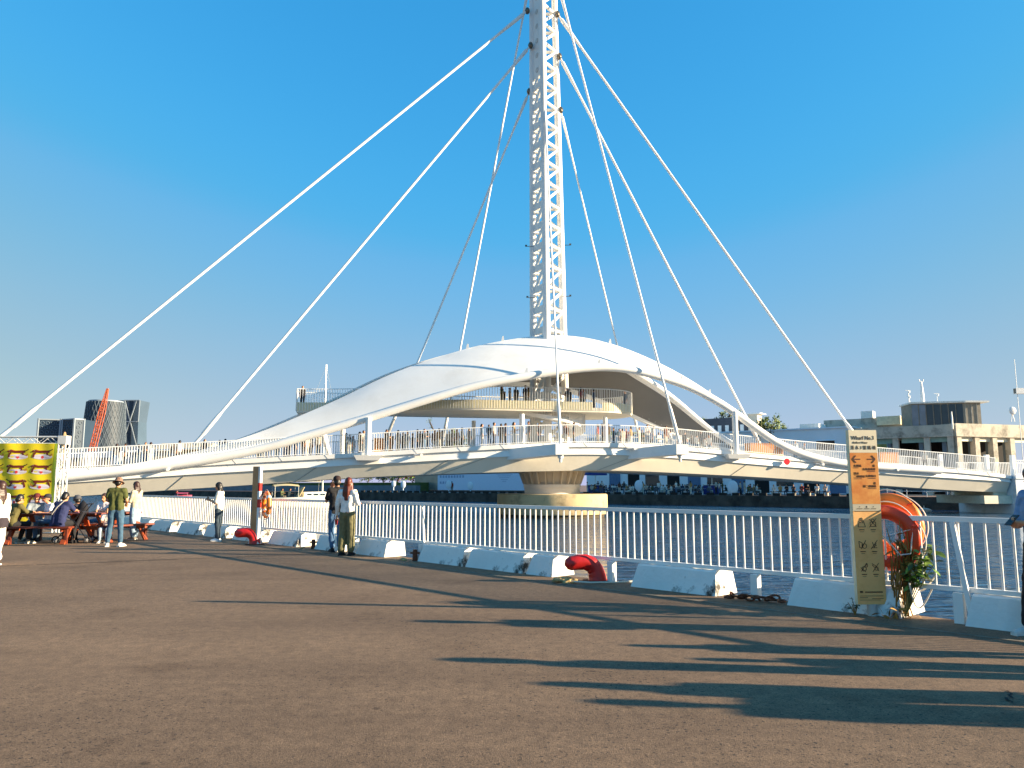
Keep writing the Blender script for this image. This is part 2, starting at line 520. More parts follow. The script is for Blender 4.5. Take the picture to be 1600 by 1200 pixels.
# deck slab with the lip, fascia on either side, box girder soffit
mb = strip([[W(s, -h - .05, z0), W(s, -h - .05, z0 - .3), W(s, -h + .12, z0 - .3), W(s, h - .12, z0 - .3), W(s, h + .05, z0 - .3), W(s, h + .05, z0), W(s, h - .1, z0 + .0), W(s, h - .1, z0 - .06), W(s, -h + .1, z0 - .06), W(s, -h + .1, z0)] for s, h, z0, zf, zb in fas_rings])
deck = bb(mb, 'deck', WHITE)
mb = strip([[W(s, -h + .14, z0 - .304), W(s, -h + .02, zf), W(s, h - .02, zf), W(s, h - .14, z0 - .304)] for s, h, z0, zf, zb in fas_rings])
fascia = bb(mb, 'fascia', WHITE)
mb = strip([[W(s, -h + .14, zf - .004), W(s, -h + .6, zb), W(s, h - .6, zb), W(s, h - .14, zf - .004)] for s, h, z0, zf, zb in fas_rings])
girder = bb(mb, 'box_girder', CREAM)
# seams of the girder panels
for s0, s1 in ((-26, -27.2), (-17.5, -18.9), (-8.6, -10.2), (-6.0, -9.0), (5.0, 2.2), (14.5, 13.2), (23.5, 22.4), (31.5, 31)):
    mb = MB()
    a = W(s0, -hw(s0) + .13, zfas(s0) - .01); b = W(s1, -hw(s1) + .59, zbot(s1) + .0)
    mb.bar(a - BV * .012, b - BV * .012, 0.035, 0.02)
    bb(mb, 'panel_seam', SEAM)
for i in range(26):                                              # lip joints
    s = -38 + i * 3.0
    mb = MB(); z = zdeck(s)
    mb.bar(W(s, -hw(s) - .052, z - .02), W(s + .25, -hw(s + .25) - .052, z - .3), 0.03, 0.012)
    bb(mb, 'lip_joint', SEAM)
for s in (-27, -10.5, 4.8, 12.6, 21, 28):                        # small floodlights below the lip
    mb = MB(); z = zdeck(s) - .38
    mb.cyl(W(s, -hw(s) - .02, z), W(s, -hw(s) - .5, z - .05), 0.07, 0.11); mb.box(W(s - .3, -hw(s) - .15, z), (.35, .3, .06))
    bb(mb, 'floodlight', WHITE)
mb = MB(); s = hit(1229, 717, lambda q: -hw(q) - .3)[0]
c = W(s, -hw(s) - .25, zdeck(s) - .45)
mb.tube([c + BV * .25, c - BV * .1], [.1, .27], 18)
mb.m = 1; mb.tube([c - BV * .104, c - BV * .15], [.25, .22], 18)
bb(mb, 'signal_lamp', [RAILW, M('red_lens', 'f01a22', 0.3, 0.05, emit=0.35)])

# railings on both deck edges
def railing(path, h, spacing, name, parent=None, base=0.08, bar=0.02, top=0.035):
    """post-and-bar railing following a polyline; handrail, toe rail and the bars"""
    pts = [V3(p) for p in path]
    up = V3((0, 0, h))
    mb = MB(); mb.tube([p + up for p in pts], top, 6)
    r = bb(mb, name, RAILW, True, parent=parent)
    off = r if parent is None else None
    mb = MB(); mb.tube([p + V3((0, 0, base)) for p in pts], 0.025, 5)
    i = 0; acc = 0.0
    for i in range(len(pts) - 1):
        a, b = pts[i], pts[i + 1]; L_ = (b - a).length
        while acc < L_:
            p = a + (b - a) * (acc / L_)
            mb.bar(p + V3((0, 0, base)), p + up, bar * 2, bar * 2)
            acc += spacing
        acc -= L_
    o = mb.build('railing_bars', RAILW, None, False, 'stuff')
    if parent is None: o.parent = r; o.location = (0, 0, 0)
    else: o.parent = parent
    if parent is None: o.matrix_parent_inverse = Matrix.Identity(4)
    return r
def rail_world(mb_path, *a, **k): return railing(mb_path, *a, **k)
RH = 1.28
for sg in (-1, 1):
    rs = [-43 + i * 1.0 for i in range(82)]
    rl = railing([W(s, sg * (hw(s) - .02), zdeck(s)) for s in rs], RH, 0.17, 'deck_railing')

# concrete pier, ribbed drum
pier = thing('bridge_pier', 'round concrete harbour pier with a ribbed cream drum under the bridge', 'pier', W(0, -.4, 0))
px0 = W(0, -.4)
CONP = M('pier_concrete', 'c4ae86', 0.85, 0.12, 0.8, 0.3, 12, dirt='8d7d60', dscale=0.9)
zt = at(862, 772, 56.2).z
mb = MB(); mb.lathe([(4.0, -3), (4.0, WATER_Z - .3), (3.95, WATER_Z + .25)], n=48); b_ = mb.build('pile_skirt', M('tide_mark', '4a4132', 0.9, 0.3, 2, dirt='241f18', dscale=2), pier, True)
mb = MB(); mb.lathe([(4.15, WATER_Z + .25), (4.22, WATER_Z + .35), (4.22, zt - .06), (4.15, zt)], n=64)
mb.build('pier_cap', CONP, pier, True)
zr0 = at(862, 757, 57.5).z; zr1 = zbot(0) + .05
mb = MB(); mb.lathe([(2.12, zt), (2.14, zt + .42), (2.19, zt + .44), (2.2, zr0), (2.05, zr0 + .02)], n=48)
mb.build('drum', WHITE, pier, True)
mb = MB(); mb.lathe([(1.9, zr0 + .02), (2.25, zr1)], n=40); mb.build('drum_cone', CREAM, pier, True)
mb = MB(); mb.hexa([(2.0, -.035, zr0 + .02), (2.24, -.035, zr0 + .02), (2.62, -.035, zr1), (2.1, -.035, zr1)][::-1] + [(2.0, .035, zr0 + .02), (2.24, .035, zr0 + .02), (2.62, .035, zr1), (2.1, .035, zr1)][::-1])
rib = mb.mesh('rib', CREAM)
for k in range(24):
    inst(rib, 'rib', pier, rot=(0, 0, 2 * math.pi * k / 24))

# ---------------- shell canopy
vF = lambda s: -(hw(s) + 0.12)
zF = curve([(105, 745), (200, 735), (300, 722.5), (360, 712), (420, 699), (520, 669), (593, 648), (653, 629), (740, 603), (833, 586), (890, 577), (940, 572.5), (980, 575.5), (1027, 587), (1077, 603), (1127, 630), (1160, 653), (1200, 684), (1222, 697), (1265, 714), (1326, 726), (1400, 731), (1469, 735.5)], vF, 1.5)
sF0 = hit(70, 748, vF)[0]; sF1 = zF.s1
def sm(a, b, x):
    t = max(0.0, min(1.0, (x - a) / (b - a))); return t * t * (3 - 2 * t)
def vE1(s):
    if s < 0: return vF(s) + (0.0 - vF(0)) * 1.0 * sm(sF0, 2, s) ** 1.7 * 0.92
    return vF(s) + (0.0 - vF(0)) * 0.92 * (1 - sm(1, 14.5, s))
zE1 = curve([(105, 738), (177, 730), (230, 721), (310, 705), (360, 690.7), (420, 671), (472, 648), (530, 624), (587, 594), (653, 567.5), (740, 541), (790, 531), (840, 524), (873, 522.5), (907, 525), (940, 531.7), (980, 544), (1027, 565), (1060, 581.7), (1087, 598), (1107, 612), (1130, 628)], vE1, 1.5)
def bez(a, b, c, n):
    return [a * (1 - t) ** 2 + b * 2 * t * (1 - t) + c * t * t for t in [i / n for i in range(n + 1)]]
def sheet_mesh(lo, hi, svals, bulge, thick, n=10):
    mb = MB(); top = []; bot = []
    for s in svals:
        a = lo(s); c = hi(s); mid = (a + c) / 2
        w = (c - a).length
        out = V3((0, 0, 1)) * .8 - BV * (.6 if bulge[1] < 0 else -.6)
        top.append(bez(a, mid + out * w * bulge[0], c, n))
    rings = []
    for row in top:
        dn = [p - V3((0, 0, thick)) for p in row]
        rings.append(row + dn[::-1])
    mb.loft(rings)
    return mb
def dedupe(f): return f
e1 = 13.2
sv = [sF0 + 1.0 + (e1 - sF0 - 1.0) * i / 90 for i in range(91)]
F = lambda s: W(s, vF(s), zF(s)); E1 = lambda s: W(s, vE1(s), max(zE1(s), zF(s) + .05))
mb = sheet_mesh(F, E1, sv, (0.10, -1), 0.14)
canopy = bb(mb, 'shell_canopy', WHITE, True)
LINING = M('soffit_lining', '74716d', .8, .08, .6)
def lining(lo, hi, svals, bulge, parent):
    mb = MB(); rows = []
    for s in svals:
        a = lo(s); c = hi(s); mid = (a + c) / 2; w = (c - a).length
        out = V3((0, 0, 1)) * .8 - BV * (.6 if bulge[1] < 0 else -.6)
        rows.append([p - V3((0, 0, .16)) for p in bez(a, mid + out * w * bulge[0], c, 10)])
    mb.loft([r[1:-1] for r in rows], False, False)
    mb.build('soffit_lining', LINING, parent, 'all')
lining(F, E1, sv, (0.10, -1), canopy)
def subpart(mb, name, mats, parent, smooth=True, kind=None):
    o = mb.build(name, mats, parent, smooth, kind); return o
mb = MB(); mb.tube([F(sF0 + (sF1 - sF0) * i / 120) for i in range(121)], 0.29, 14)
subpart(mb, 'edge_tube', WHITE, canopy)
# seams across the shell
for sa, sb in ():
    mb = MB(); pts = []
    for i in range(17):
        t = i / 16; s = sa + (sb - sa) * t; a = E1(s); c = F(s); mid = (a + c) / 2; w = (c - a).length
        q = 1 - (1 - t) ** 1.0
        p = a * (1 - q) ** 2 + (mid + (V3((0, 0, .8)) - BV * .6) * w * .10) * 2 * q * (1 - q) + c * q * q
        pts.append(p + V3((0, 0, .012)) - BV * .01)
    mb.tube(pts, 0.018, 5); subpart(mb, 'shell_seam', SEAM, canopy)
for s in (-3.2, 2.2, 8.8, 11.2):                                 # lifting lugs
    mb = MB(); p = F(s); mb.hexa([p + V3(q) for q in ((-.12, -.03, .25), (.12, -.03, .25), (.12, .03, .25), (-.12, .03, .25), (.02, -.03, .6), (.1, -.03, .6), (.1, .03, .6), (.02, .03, .6))])
    subpart(mb, 'lug', WHITE, canopy, False)
for s in (-6.8, -4.0, 4.6):
    mb = MB(); p = E1(s); mb.hexa([p + V3(q) for q in ((-.12, -.05, -.1), (.12, -.05, -.1), (.12, .05, -.1), (-.12, .05, -.1), (-.02, -.05, .35), (.08, -.05, .35), (.08, .05, .35), (-.02, .05, .35))])
    subpart(mb, 'lug', WHITE, canopy, False)
# rear shell: its underside shows on the right, its tail over the left shoulder
def vR(s): return hw(s) + 0.12
s_u0 = -27.0; s_u1 = 17.6
def vU(s):
    if s < -8: return 0.45 + (vR(s) - .5) * sm(-8, s_u0, s)
    if s < 1: return 0.45
    return 0.45 + (vR(s) - .55) * sm(0, s_u1, s)
zU = curve([(330, 700), (360, 690), (390, 679), (465, 647.5), (538, 615), (587, 590.5), (628, 574.5), (678, 559), (740, 543), (790, 534), (840, 528), (873, 527), (907, 535), (940, 550), (970, 567), (995, 584), (1027, 603), (1060, 628), (1093, 658), (1127, 684), (1150, 697), (1168, 706)], vU, 1.2)
zR = curve([(400, 692), (480, 672), (560, 650), (650, 620), (720, 606), (773, 602), (828, 601.5), (900, 614), (950, 633), (990, 652), (1033, 671), (1075, 687), (1120, 699), (1168, 707)], vR, 1.2)
U = lambda s: W(s, vU(s), zU(s)); Rr = lambda s: W(s, vR(s), min(zR(s), zU(s) - .04))
sv = [s_u0 + (s_u1 - s_u0) * i / 80 for i in range(81)]
mb = sheet_mesh(Rr, U, sv, (0.08, 1), 0.14)
rear = bb(mb, 'rear_shell', WHITE, True)
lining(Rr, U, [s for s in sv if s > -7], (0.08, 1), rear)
mb = MB(); mb.tube([Rr(s) for s in sv], 0.1, 10); subpart(mb, 'edge_tube', WHITE, rear)
mb = MB(); sv2 = [3.0 + (s_u1 - 3.0) * i / 50 for i in range(51)]; mb.tube([U(s) for s in sv2], 0.24, 12); subpart(mb, 'edge_tube', WHITE, rear)

# columns that carry shell and gallery
def column(s, v, z0, z1, r, name='support_column', bracket=False):
    mb = MB(); mb.cyl(W(s, v, z0), W(s, v, z1), r, r, 14)
    o = bb(mb, name, WHITE, True)
    if bracket:
        mb = MB(); p = W(s, v, z0)
        mb.hexa([W(s - .75, v - .35, z0 - .32), W(s + .75, v - .35, z0 - .32), W(s + .75, v + .4, z0 - .32), W(s - .75, v + .4, z0 - .32),
                 W(s - .95, v - .55, z0 + .02), W(s + .95, v - .55, z0 + .02), W(s + .95, v + .4, z0 + .02), W(s - .95, v + .4, z0 + .02)])
        subpart(mb, 'bracket', WHITE, o, False)
    return o
for px_, zoff in ((575, 0.1), (1147, 0.1)):
    s = hit(px_, 690, vF)[0]
    column(s, vF(s) - .25, zdeck(s) - .25, zF(s), 0.21, bracket=True)
s = hit(815, 670, lambda q: -3.4)[0]
GZ = at(740, 630, 57).z                                          # gallery floor level
column(s, -3.5, zdeck(s), GZ - .9, 0.19)
for px_, v in ((535, -1.5), (740, 3.2), (946, -2.6), (1100, 3.0)):
    s = hit(px_, 690, lambda q: v)[0]
    column(s, v, zdeck(s) - .05, GZ - .9 if px_ in (740, 946) else min(zF(s), zR(s) if px_ > 1000 else 99) + .3, 0.17)
mb = MB(); s = hit(516, 690, lambda q: -2)[0]; mb.cyl(W(s, -2, zdeck(s) - .05), W(s - .7, -2, zdeck(s) + 2.1), 0.14, 0.3, 12); bb(mb, 'raking_strut', WHITE, True)

# upper gallery round the mast with its railing
gs0 = hit(464, 630, lambda q: 1.2)[0]; gs1 = hit(988, 632, lambda q: -1.0)[0]
plan = []
for i in range(21):                                              # rounded right end
    a = -math.pi / 2 + math.pi * i / 20
    plan.append((gs1 - 3.4 + 3.4 * math.cos(a), 3.4 * math.sin(a) - .2))
n_ = 30
for i in range(1, n_ + 1): 
    t = i / n_; plan.append((gs1 - 3.4 + (gs0 - gs1 + 3.4) * t, 3.2))
plan.append((gs0, 1.0))
for i in range(1, n_):
    t = i / n_; plan.append((gs0 + (gs1 - 3.4 - gs0) * t, 1.0 - 4.6 * sm(0, 0.62, t)))
mb = MB(); P2 = [W(s, v) for s, v in plan]
mb.prism([(p.x, p.y) for p in P2], GZ - .68, GZ - .35)
gal = bb(mb, 'upper_gallery', CREAM)
path = [V3((p.x, p.y, GZ - .55)) for p in P2] + [V3((P2[0].x, P2[0].y, GZ - .55))]
mb = MB(); mb.tube([p + V3((0, 0, 1.63)) for p in path], 0.035, 6); subpart(mb, 'handrail', RAILW, gal)
mb = MB(); acc = 0.0
for i in range(len(path) - 1):
    a, b = path[i], path[i + 1]; L_ = (b - a).length
    while acc < L_:
        p = a + (b - a) * (acc / L_); out = (b - a).normalized().cross(V3((0, 0, 1))) * .06
        mb.bar(p + out, p + out + V3((0, 0, 1.63)), .034, .034); acc += 0.2
    acc -= L_
subpart(mb, 'railing_bars', RAILW, gal, False, 'stuff')
mb = MB(); mb.loft([[p + V3((0, 0, z)) + (q - p).normalized().cross(V3((0, 0, 1))) * o_ for z, o_ in ((0, .02), (.62, .02), (.62, -.03), (0, -.03))] for p, q in zip(path[:-1], path[1:])], True, False)
subpart(mb, 'edge_board', M('gallery_edge', 'ddd2ae', 0.5, 0.05), gal, False)
# spiral ramp from deck to gallery
zd0 = zdeck(0)
rings = []; hr = []
for i in range(61):
    t = i / 60; a = RAD(-150) + t * RAD(300)
    z = zd0 + .1 + (GZ - .6 - zd0) * (1 - t) ** 1.0
    c, s_ = math.cos(a), math.sin(a)
    rings.append([W(-.3 + r * c, r * s_, z + dz) for r, dz in ((1.9, 0), (3.0, 0), (3.0, -.28), (1.9, -.28))])
    hr.append(W(-.3 + 3.0 * c, 3.0 * s_, z))
mb = MB(); mb.loft(rings); ramp_ = bb(mb, 'spiral_ramp', WHITE)
mb = MB(); mb.tube([p + V3((0, 0, 1.15)) for p in hr], .035, 6); subpart(mb, 'handrail', RAILW, ramp_)
mb = MB()
for i in range(60):
    for t in (0, .5):
        p = hr[i].lerp(hr[i + 1], t); mb.bar(p, p + V3((0, 0, 1.15)), .03, .03)
subpart(mb, 'railing_bars', RAILW, ramp_, False, 'stuff')

# ---------------- lattice mast
mast = empty('mast', parent=bridge); mast.location = (0, 0, 0)
MC = at(858, 520, 60.0)
ms0, mv0 = (MC.x - BP.x) * BU.x + (MC.y - BP.y) * BU.y, 0.0
TOPZ = 47.5
def leg_at(k, z):
    f = (z - 4) / (42 - 4)
    lean = -0.32 * f
    w = 1.36 + (0.98 - 1.36) * f
    ang = (RAD(-97), RAD(23), RAD(143))[k]
    sx = (-0.14, 1.0, -0.92)[k]; sy = (-1.05, .55, .5)[k]
    return V3((MC.x + lean + w * sx, 60.0 + w * sy, z))
for k in range(3):
    mb = MB(); zz = [3.6 + (TOPZ - 3.6) * i / 12 for i in range(13)]
    mb.tube([leg_at(k, z) for z in zz], [0.30 - .05 * i / 12 for i in range(13)], 14)
    o = mb.build('mast_leg', WHITE, mast, True); o.location = -V3(bridge.location)
step = 1.72
mb_r = None
i = 0; z = 5.0
while z < TOPZ - 2:
    for k in range(3):
        a0_, b0_ = leg_at(k, z), leg_at((k + 1) % 3, z)
        a1_, b1_ = leg_at(k, z + step), leg_at((k + 1) % 3, z + step)
        mb = MB()
        if k == 2: mb.bar(a0_, b0_, .12, .52); mb.bar(a0_ + (b0_ - a0_) * .12, b1_, .10, .40)
        else: mb.cyl(a0_, b0_, .13, .13, 8); mb.cyl(a0_, b1_, .115, .115, 8)
        o = mb.build('lattice_brace', WHITE, mast, True); o.location = -V3(bridge.location)
    z += step; i += 1
# solid plates with holes near the cable heads
for k in (2,):
    a0_, b0_ = leg_at(k, 35.0), leg_at((k + 1) % 3, 35.0)
    a1_, b1_ = leg_at(k, TOPZ - .5), leg_at((k + 1) % 3, TOPZ - .5)
    mb = MB(); n = (b0_ - a0_).cross(V3((0, 0, 1))).normalized() * .05
    mb.hexa([a0_ - n, b0_ - n, b0_ + n, a0_ + n, a1_ - n, b1_ - n, b1_ + n, a1_ + n])
    o = mb.build('head_plate', WHITE, mast); o.location = -V3(bridge.location)
    nn = (b0_ - a0_).cross(V3((0, 0, 1))).normalized()
    if nn.y > 0: nn = -nn
    z = 35.6
    while z < TOPZ - 1:
        mb = MB(); p = leg_at(k, z).lerp(leg_at((k + 1) % 3, z), .5) + nn * .052
        mb.cyl(p, p + nn * .03, .22, .22, 14); z += 1.3
        o = mb.build('plate_cover', M('cover_grey', 'c4c0b8', .5), mast); o.location = -V3(bridge.location)
mb = MB(); c = V3((MC.x - .36, 60, TOPZ)); mb.tube([c, c + V3((0, 0, 1.2)), c + V3((0, 0, 4.5))], [1.05, .9, .08], 12)
o = mb.build('mast_cap', WHITE, mast, True); o.location = -V3(bridge.location)
for px_, py_ in ((824, 385), (889, 383), (826, 465), (889, 463)):
    p = at(px_, py_, 59.9); mb = MB(); sg = -1 if px_ < 850 else 1
    mb.cyl(p - V3((sg * .5, 0, 0)), p + V3((sg * .08, 0, 0)), .025, .025, 6); mb.box(p + V3((sg * .1, 0, .06)), (.16, .12, .12))
    o = mb.build('beacon', STEEL, mast); o.location = -V3(bridge.location)

# ---------------- outrigger arms and stay cables
arms = []
for ax, ay in ((869, 703), (1057, 703)):
    vt = lambda q: -hw(q) - 2.5
    s, z = hit((ax + ax + 19) / 2, ay - 1, vt)
    tip = W(s, vt(s), z); s2 = s - 2.7; root = W(s2, -hw(s2) + .3, z - .25)
    d = (tip - root).normalized()
    mb = MB(); n = V3((-d.y, d.x, 0)).normalized()
    hh = 0.36
    def ringp(p, w, h, dz): return [p + n * w + V3((0, 0, h + dz)), p - n * w + V3((0, 0, h + dz)), p - n * w + V3((0, 0, -h + dz)), p + n * w + V3((0, 0, -h + dz))]
    x = BU * .46
    tipring = [tip - x + V3((0, 0, hh)), tip + x + V3((0, 0, hh)), tip + x - V3((0, 0, hh)), tip - x - V3((0, 0, hh))]
    rootring = [root - x * 1.3 + V3((0, 0, hh)), root + x * 1.3 + V3((0, 0, hh)), root + x * 1.3 - V3((0, 0, hh * 1.1)), root - x * 1.3 - V3((0, 0, hh * 1.1))]
    mb.loft([rootring, tipring])
    arm = bb(mb, 'outrigger', WHITE)
    mb = MB(); q = tip + BV * .45
    mb.cyl(q - V3((0, 0, hh)), q - V3((0, 0, hh + .22)), .2, .2, 12); mb.cyl(q - V3((0, 0, hh + .22)), q - V3((0, 0, hh + .5)), .11, .1, 12)
    subpart(mb, 'anchor_nut', WHITE, arm)
    arms.append(q + V3((0, 0, hh)))
def mastpt(px_, py_, y=60.0): return at(px_, py_, y)
def deckpt(px_, py_, v):
    s, z = hit(px_, py_, lambda q: v); return W(s, v, zdeck(s) + .1) if py_ is None else W(s, v, z)
cables = [(deckpt(2, 681, 0.8), mastpt(824, 17), .105), (deckpt(303, 695, 0.4), mastpt(829, 71), .1),
          (deckpt(600, 693, 6.0), mastpt(827, 143, 60.6), .085), (deckpt(692, 688, 6.6), mastpt(827, -26, 60.6), .085),
          (arms[0], mastpt(851, 160, 58.9), .07), (arms[1], mastpt(875, -14, 59.6), .085),
          (deckpt(998, 680, 6.6), mastpt(876, 172, 60.5), .075), (deckpt(1189, 697, 1.2), mastpt(874, 88, 60.3), .1), (deckpt(1352, 703, 0.6), mastpt(871, 22, 60.3), .105)]
for a, b, r in cables:
    mb = MB(); d = (b - a).normalized(); L_ = (b - a).length
    mb.cyl(a + d * 1.4, b - d * 1.5, r, r, 10)
    cb = bb(mb, 'stay_cable', RAILW, True)
    mb = MB(); mb.tube([a, a + d * .9, a + d * 1.0, a + d * 2.6, a + d * 3.0], [r * 1.25, r * 1.25, r * 1.7, r * 1.5, r], 10); subpart(mb, 'lower_socket', WHITE, cb)
    mb = MB(); mb.tube([b, b - d * .5, b - d * .6, b - d * 2.2, b - d * 3.6], [r * .8, r * .8, r * 1.6, r * 1.35, r], 10); subpart(mb, 'upper_socket', WHITE, cb); mb = MB(); mb.ell(b, (.22, .22, .3), 8, 6); subpart(mb, 'anchor_fork', STEEL, cb)

# timber seats and planters on the deck
def timber(pxa, pxb, v, h, label):
    sa = hit(pxa, 700, lambda q: v)[0]; sb_ = hit(pxb, 700, lambda q: v)[0]
    o = thing('timber_planter', label, 'planter', W((sa + sb_) / 2, v, zdeck((sa + sb_) / 2) - .05), BTH, 'timber planters on the bridge deck')
    L_ = sb_ - sa; n = max(6, int(L_ / .16)); w = L_ / n
    mb = MB(); mb.box((0, 0, 0), (w * .9, 1.1, h)); board = mb.mesh('plank', WOOD)
    for i in range(n): inst(board, 'plank', o, (-L_ / 2 + w * (i + .5), 0, h / 2 + random.uniform(-.004, .004)))
    mb = MB(); mb.box((0, 0, h + .03), (L_ + .06, 1.2, .05)); mb.build('top_board', WOOD, o)
timber(584, 612, 0.5, 1.15, 'orange timber planter on the bridge deck behind the near canopy column')
timber(1168, 1218, 1.0, 1.3, 'large orange timber planter on the deck under the descending canopy tail')
timber(1368, 1396, 0.5, 1.25, 'orange timber planter on the deck just past the wharf sign')
timber(278, 330, 0.6, 1.0, 'orange timber planter on the deck below the second stay cable')

# right-hand landing and abutment
ab = thing('bridge_abutment', 'white stepped abutment where the bridge meets the far quay', 'abutment', W(SR, 0, 0), BTH)
zl = zdeck(SR)
AB = M('abutment_paint', 'd6dbe0', .6, .06, .6, dirt='a5a9a8', dscale=.8)
mb = MB(); mb.span(-2.6, 1.4, -2.7, 2.7, -.05, .62); mb.build('bearing_block', M('abutment_cream', 'cfc9b4', .7, .1), ab)
mb = MB(); mb.span(-1.2, .3, -2.2, 2.2, .624, 1.0); mb.build('bearing_plinth', M('abutment_cream', 'cfc9b4', .7, .1), ab)
mb = MB(); mb.prism([(.15, -3.2), (3.4, -3.2), (14, -3.2), (14, 3.2), (.15, 3.2)], -2.5, zl - .31); mb.build('abutment_wall', AB, ab)
mb = MB(); mb.span(.1, 14, -3.3, 3.3, zl - .3, zl); mb.build('landing_slab', AB, ab)
for sg in (-1, 1):
    mb = MB(); mb.tube([(.1, sg * 3.2, zl + 1.25), (14, sg * 3.2, zl + 1.25)], .035, 6); mb.tube([(.1, sg * 3.2, zl + .1), (14, sg * 3.2, zl + .1)], .025, 6)
    h_ = mb.build('handrail', RAILW, ab, True)
    mb = MB()
    for i in range(82): mb.bar((.1 + i * .17, sg * 3.2, zl), (.1 + i * .17, sg * 3.2, zl + 1.25), .036, .036)
    mb.build('railing_bars', RAILW, h_, False, 'stuff')
for x in (-6.2, 1.0, -1.6):
    mb = MB(); mb.span(x, x + .32, -2.2, -1.9, zl, zl + 1.75); mb.build('gate_post', RAILW, ab)
# ------------------------------------------------------------------ quayside railing, kerb blocks, bollards
FR = M('fence_paint', 'eceae5', 0.45, 0.05, 3, dirt='cfc8b8', dscale=3, dlo=.6, dhi=.9)
fence = thing('quay_railing', 'white painted steel bar railing along the edge of the quay', 'railing', V3((12.96 - .952 * edge_y(1494), edge_y(1494), 0)) + FNRM * .10)
fdir = FDIR; fnorm = FNRM
fang = math.atan2(fdir.y, fdir.x)
def fp(k, off=0.0, z=0.0):                     # k metres along the fence from the nearest braced post, off > 0 towards the water
    p = fdir * k + fnorm * off
    return V3((p.x, p.y, z))
K0, K1 = -2.6, 30.0
TOPR, BOTR = 1.12, 0.36
RAIL_OFF = 0.12
mb = MB(); mb.bar(fp(K0, RAIL_OFF, TOPR), fp(K1, RAIL_OFF, TOPR), 0.07, 0.055); mb.build('top_rail', FR, fence)
mb = MB(); mb.bar(fp(K0, RAIL_OFF, BOTR), fp(K1, RAIL_OFF, BOTR), 0.06, 0.05); mb.build('bottom_rail', FR, fence)
mb = MB(); mb.tube([(0, 0, BOTR + .025), (0, 0, TOPR - .027)], 0.0135, 8); barm = mb.mesh('bar', FR, True)
k = K0 + .06; nb = 0
while k < K1:
    inst(barm, 'bar', fence, fp(k, RAIL_OFF)); k += 0.1325; nb += 1
mb = MB()
mb.box((0, 0, .16), (.1, .1, .33)); postm = mb.mesh('post', FR)
mb = MB(); mb.bar((0, 0.0, .33), (0, -.02, TOPR - .03), .05, .07, (1, 0, 0)); uprm = mb.mesh('upright', FR)
mb = MB(); mb.bar((.13, -.10, .03), (-.02, -.04, TOPR - .03), .04, .05, (1, 0, 0)); brm = mb.mesh('brace', FR)
for i in range(-1, 13):
    kk = i * 2.44
    if kk > K1: break
    rz = fang + math.pi
    p = inst(postm, 'post', fence, fp(kk, .06), (0, 0, rz))
    if i % 4: continue
    inst(brm, 'brace', fence, fp(kk, RAIL_OFF + .0), (0, 0, rz))

KERB = M('kerb_paint', 'e4e1da', 0.75, 0.05, 3, 0.35, 18, dirt='3f3a33', dscale=2.2, dlo=.57, dhi=.66)
def kerb(y0, y1, label, h=0.33, seed=0, deep=0.06):
    """trapezoid block between depths y1 (near end) and y0 (far end)"""
    rnd = random.Random(seed)
    L_ = abs(y0 - y1) * 1.381
    yc = (y0 + y1) / 2; o = V3((12.96 - .952 * yc, yc, 0)) + FNRM * .14
    n = 14
    prof = [(-.14, 0), (-.03, h - .02), (0, h), (.31 + deep, h), (.33 + deep, h - .02), (.34 + deep, 0)]     # cross-section, minus is inland
    rings = []
    for i in range(n + 1):
        t = i / n; x = -L_ / 2 + L_ * t
        e = min(t, 1 - t) * n
        ring = []
        for j, (q, z) in enumerate(prof):
            half = L_ / 2 - .06 * (z / h)
            xx = -half + 2 * half * t
            ring.append((xx, q + rnd.uniform(-.006, .006), max(0, z + (rnd.uniform(-.008, .004) if z > 0 else 0))))
        rings.append(ring)
    mb = MB(); mb.loft(rings)
    ob = mb.build('kerb_block', KERB, None, False)
    ob.location = o; ob.rotation_euler = (0, 0, math.atan2(-FDIR.y, -FDIR.x))
    # x axis runs towards the camera end of the quay edge, y axis towards the water
    return tag(ob, label, 'kerb block', 'white kerb blocks along the quay edge')
blocks = [(1508, 1745, 'white kerb block with cracks beside the sneakers of the person at the picture edge'),
          (1230, 1409, 'white kerb block directly behind the foot of the wharf sign'),
          (985, 1118, 'separate white kerb block between the nearer red bollard and the rusty chain'),
          (822, 862, 'white kerb block just behind the head of the nearer red bollard'),
          (727, 815, 'white kerb block two places beyond the nearer red bollard'),
          (652, 722, 'white kerb block next to the rusty mooring stub, on its bollard side'),
          (555, 600, 'grimy white kerb block just right of the couple'),
          (491, 527, 'white kerb block behind the legs of the couple'),
          (418, 463, 'white kerb block between the life ring post and the couple'),
          (362, 404, 'white kerb block right behind the striped life ring post'),
          (317, 349, 'white kerb block beside the farther red bollard'),
          (276, 308, 'white kerb block behind the feet of the person with the phone'),
          (235, 264, 'white kerb block one place left of the person with the phone'),
          (206, 229, 'white kerb block just right of the woman in the pale jacket'),
          (180, 201, 'small distant white kerb block behind the woman in the pale jacket')]
for i, (a, b, l) in enumerate(blocks): kerb(edge_y(a), edge_y(b), l, 0.33, i, .26 if i == 1 else .08)

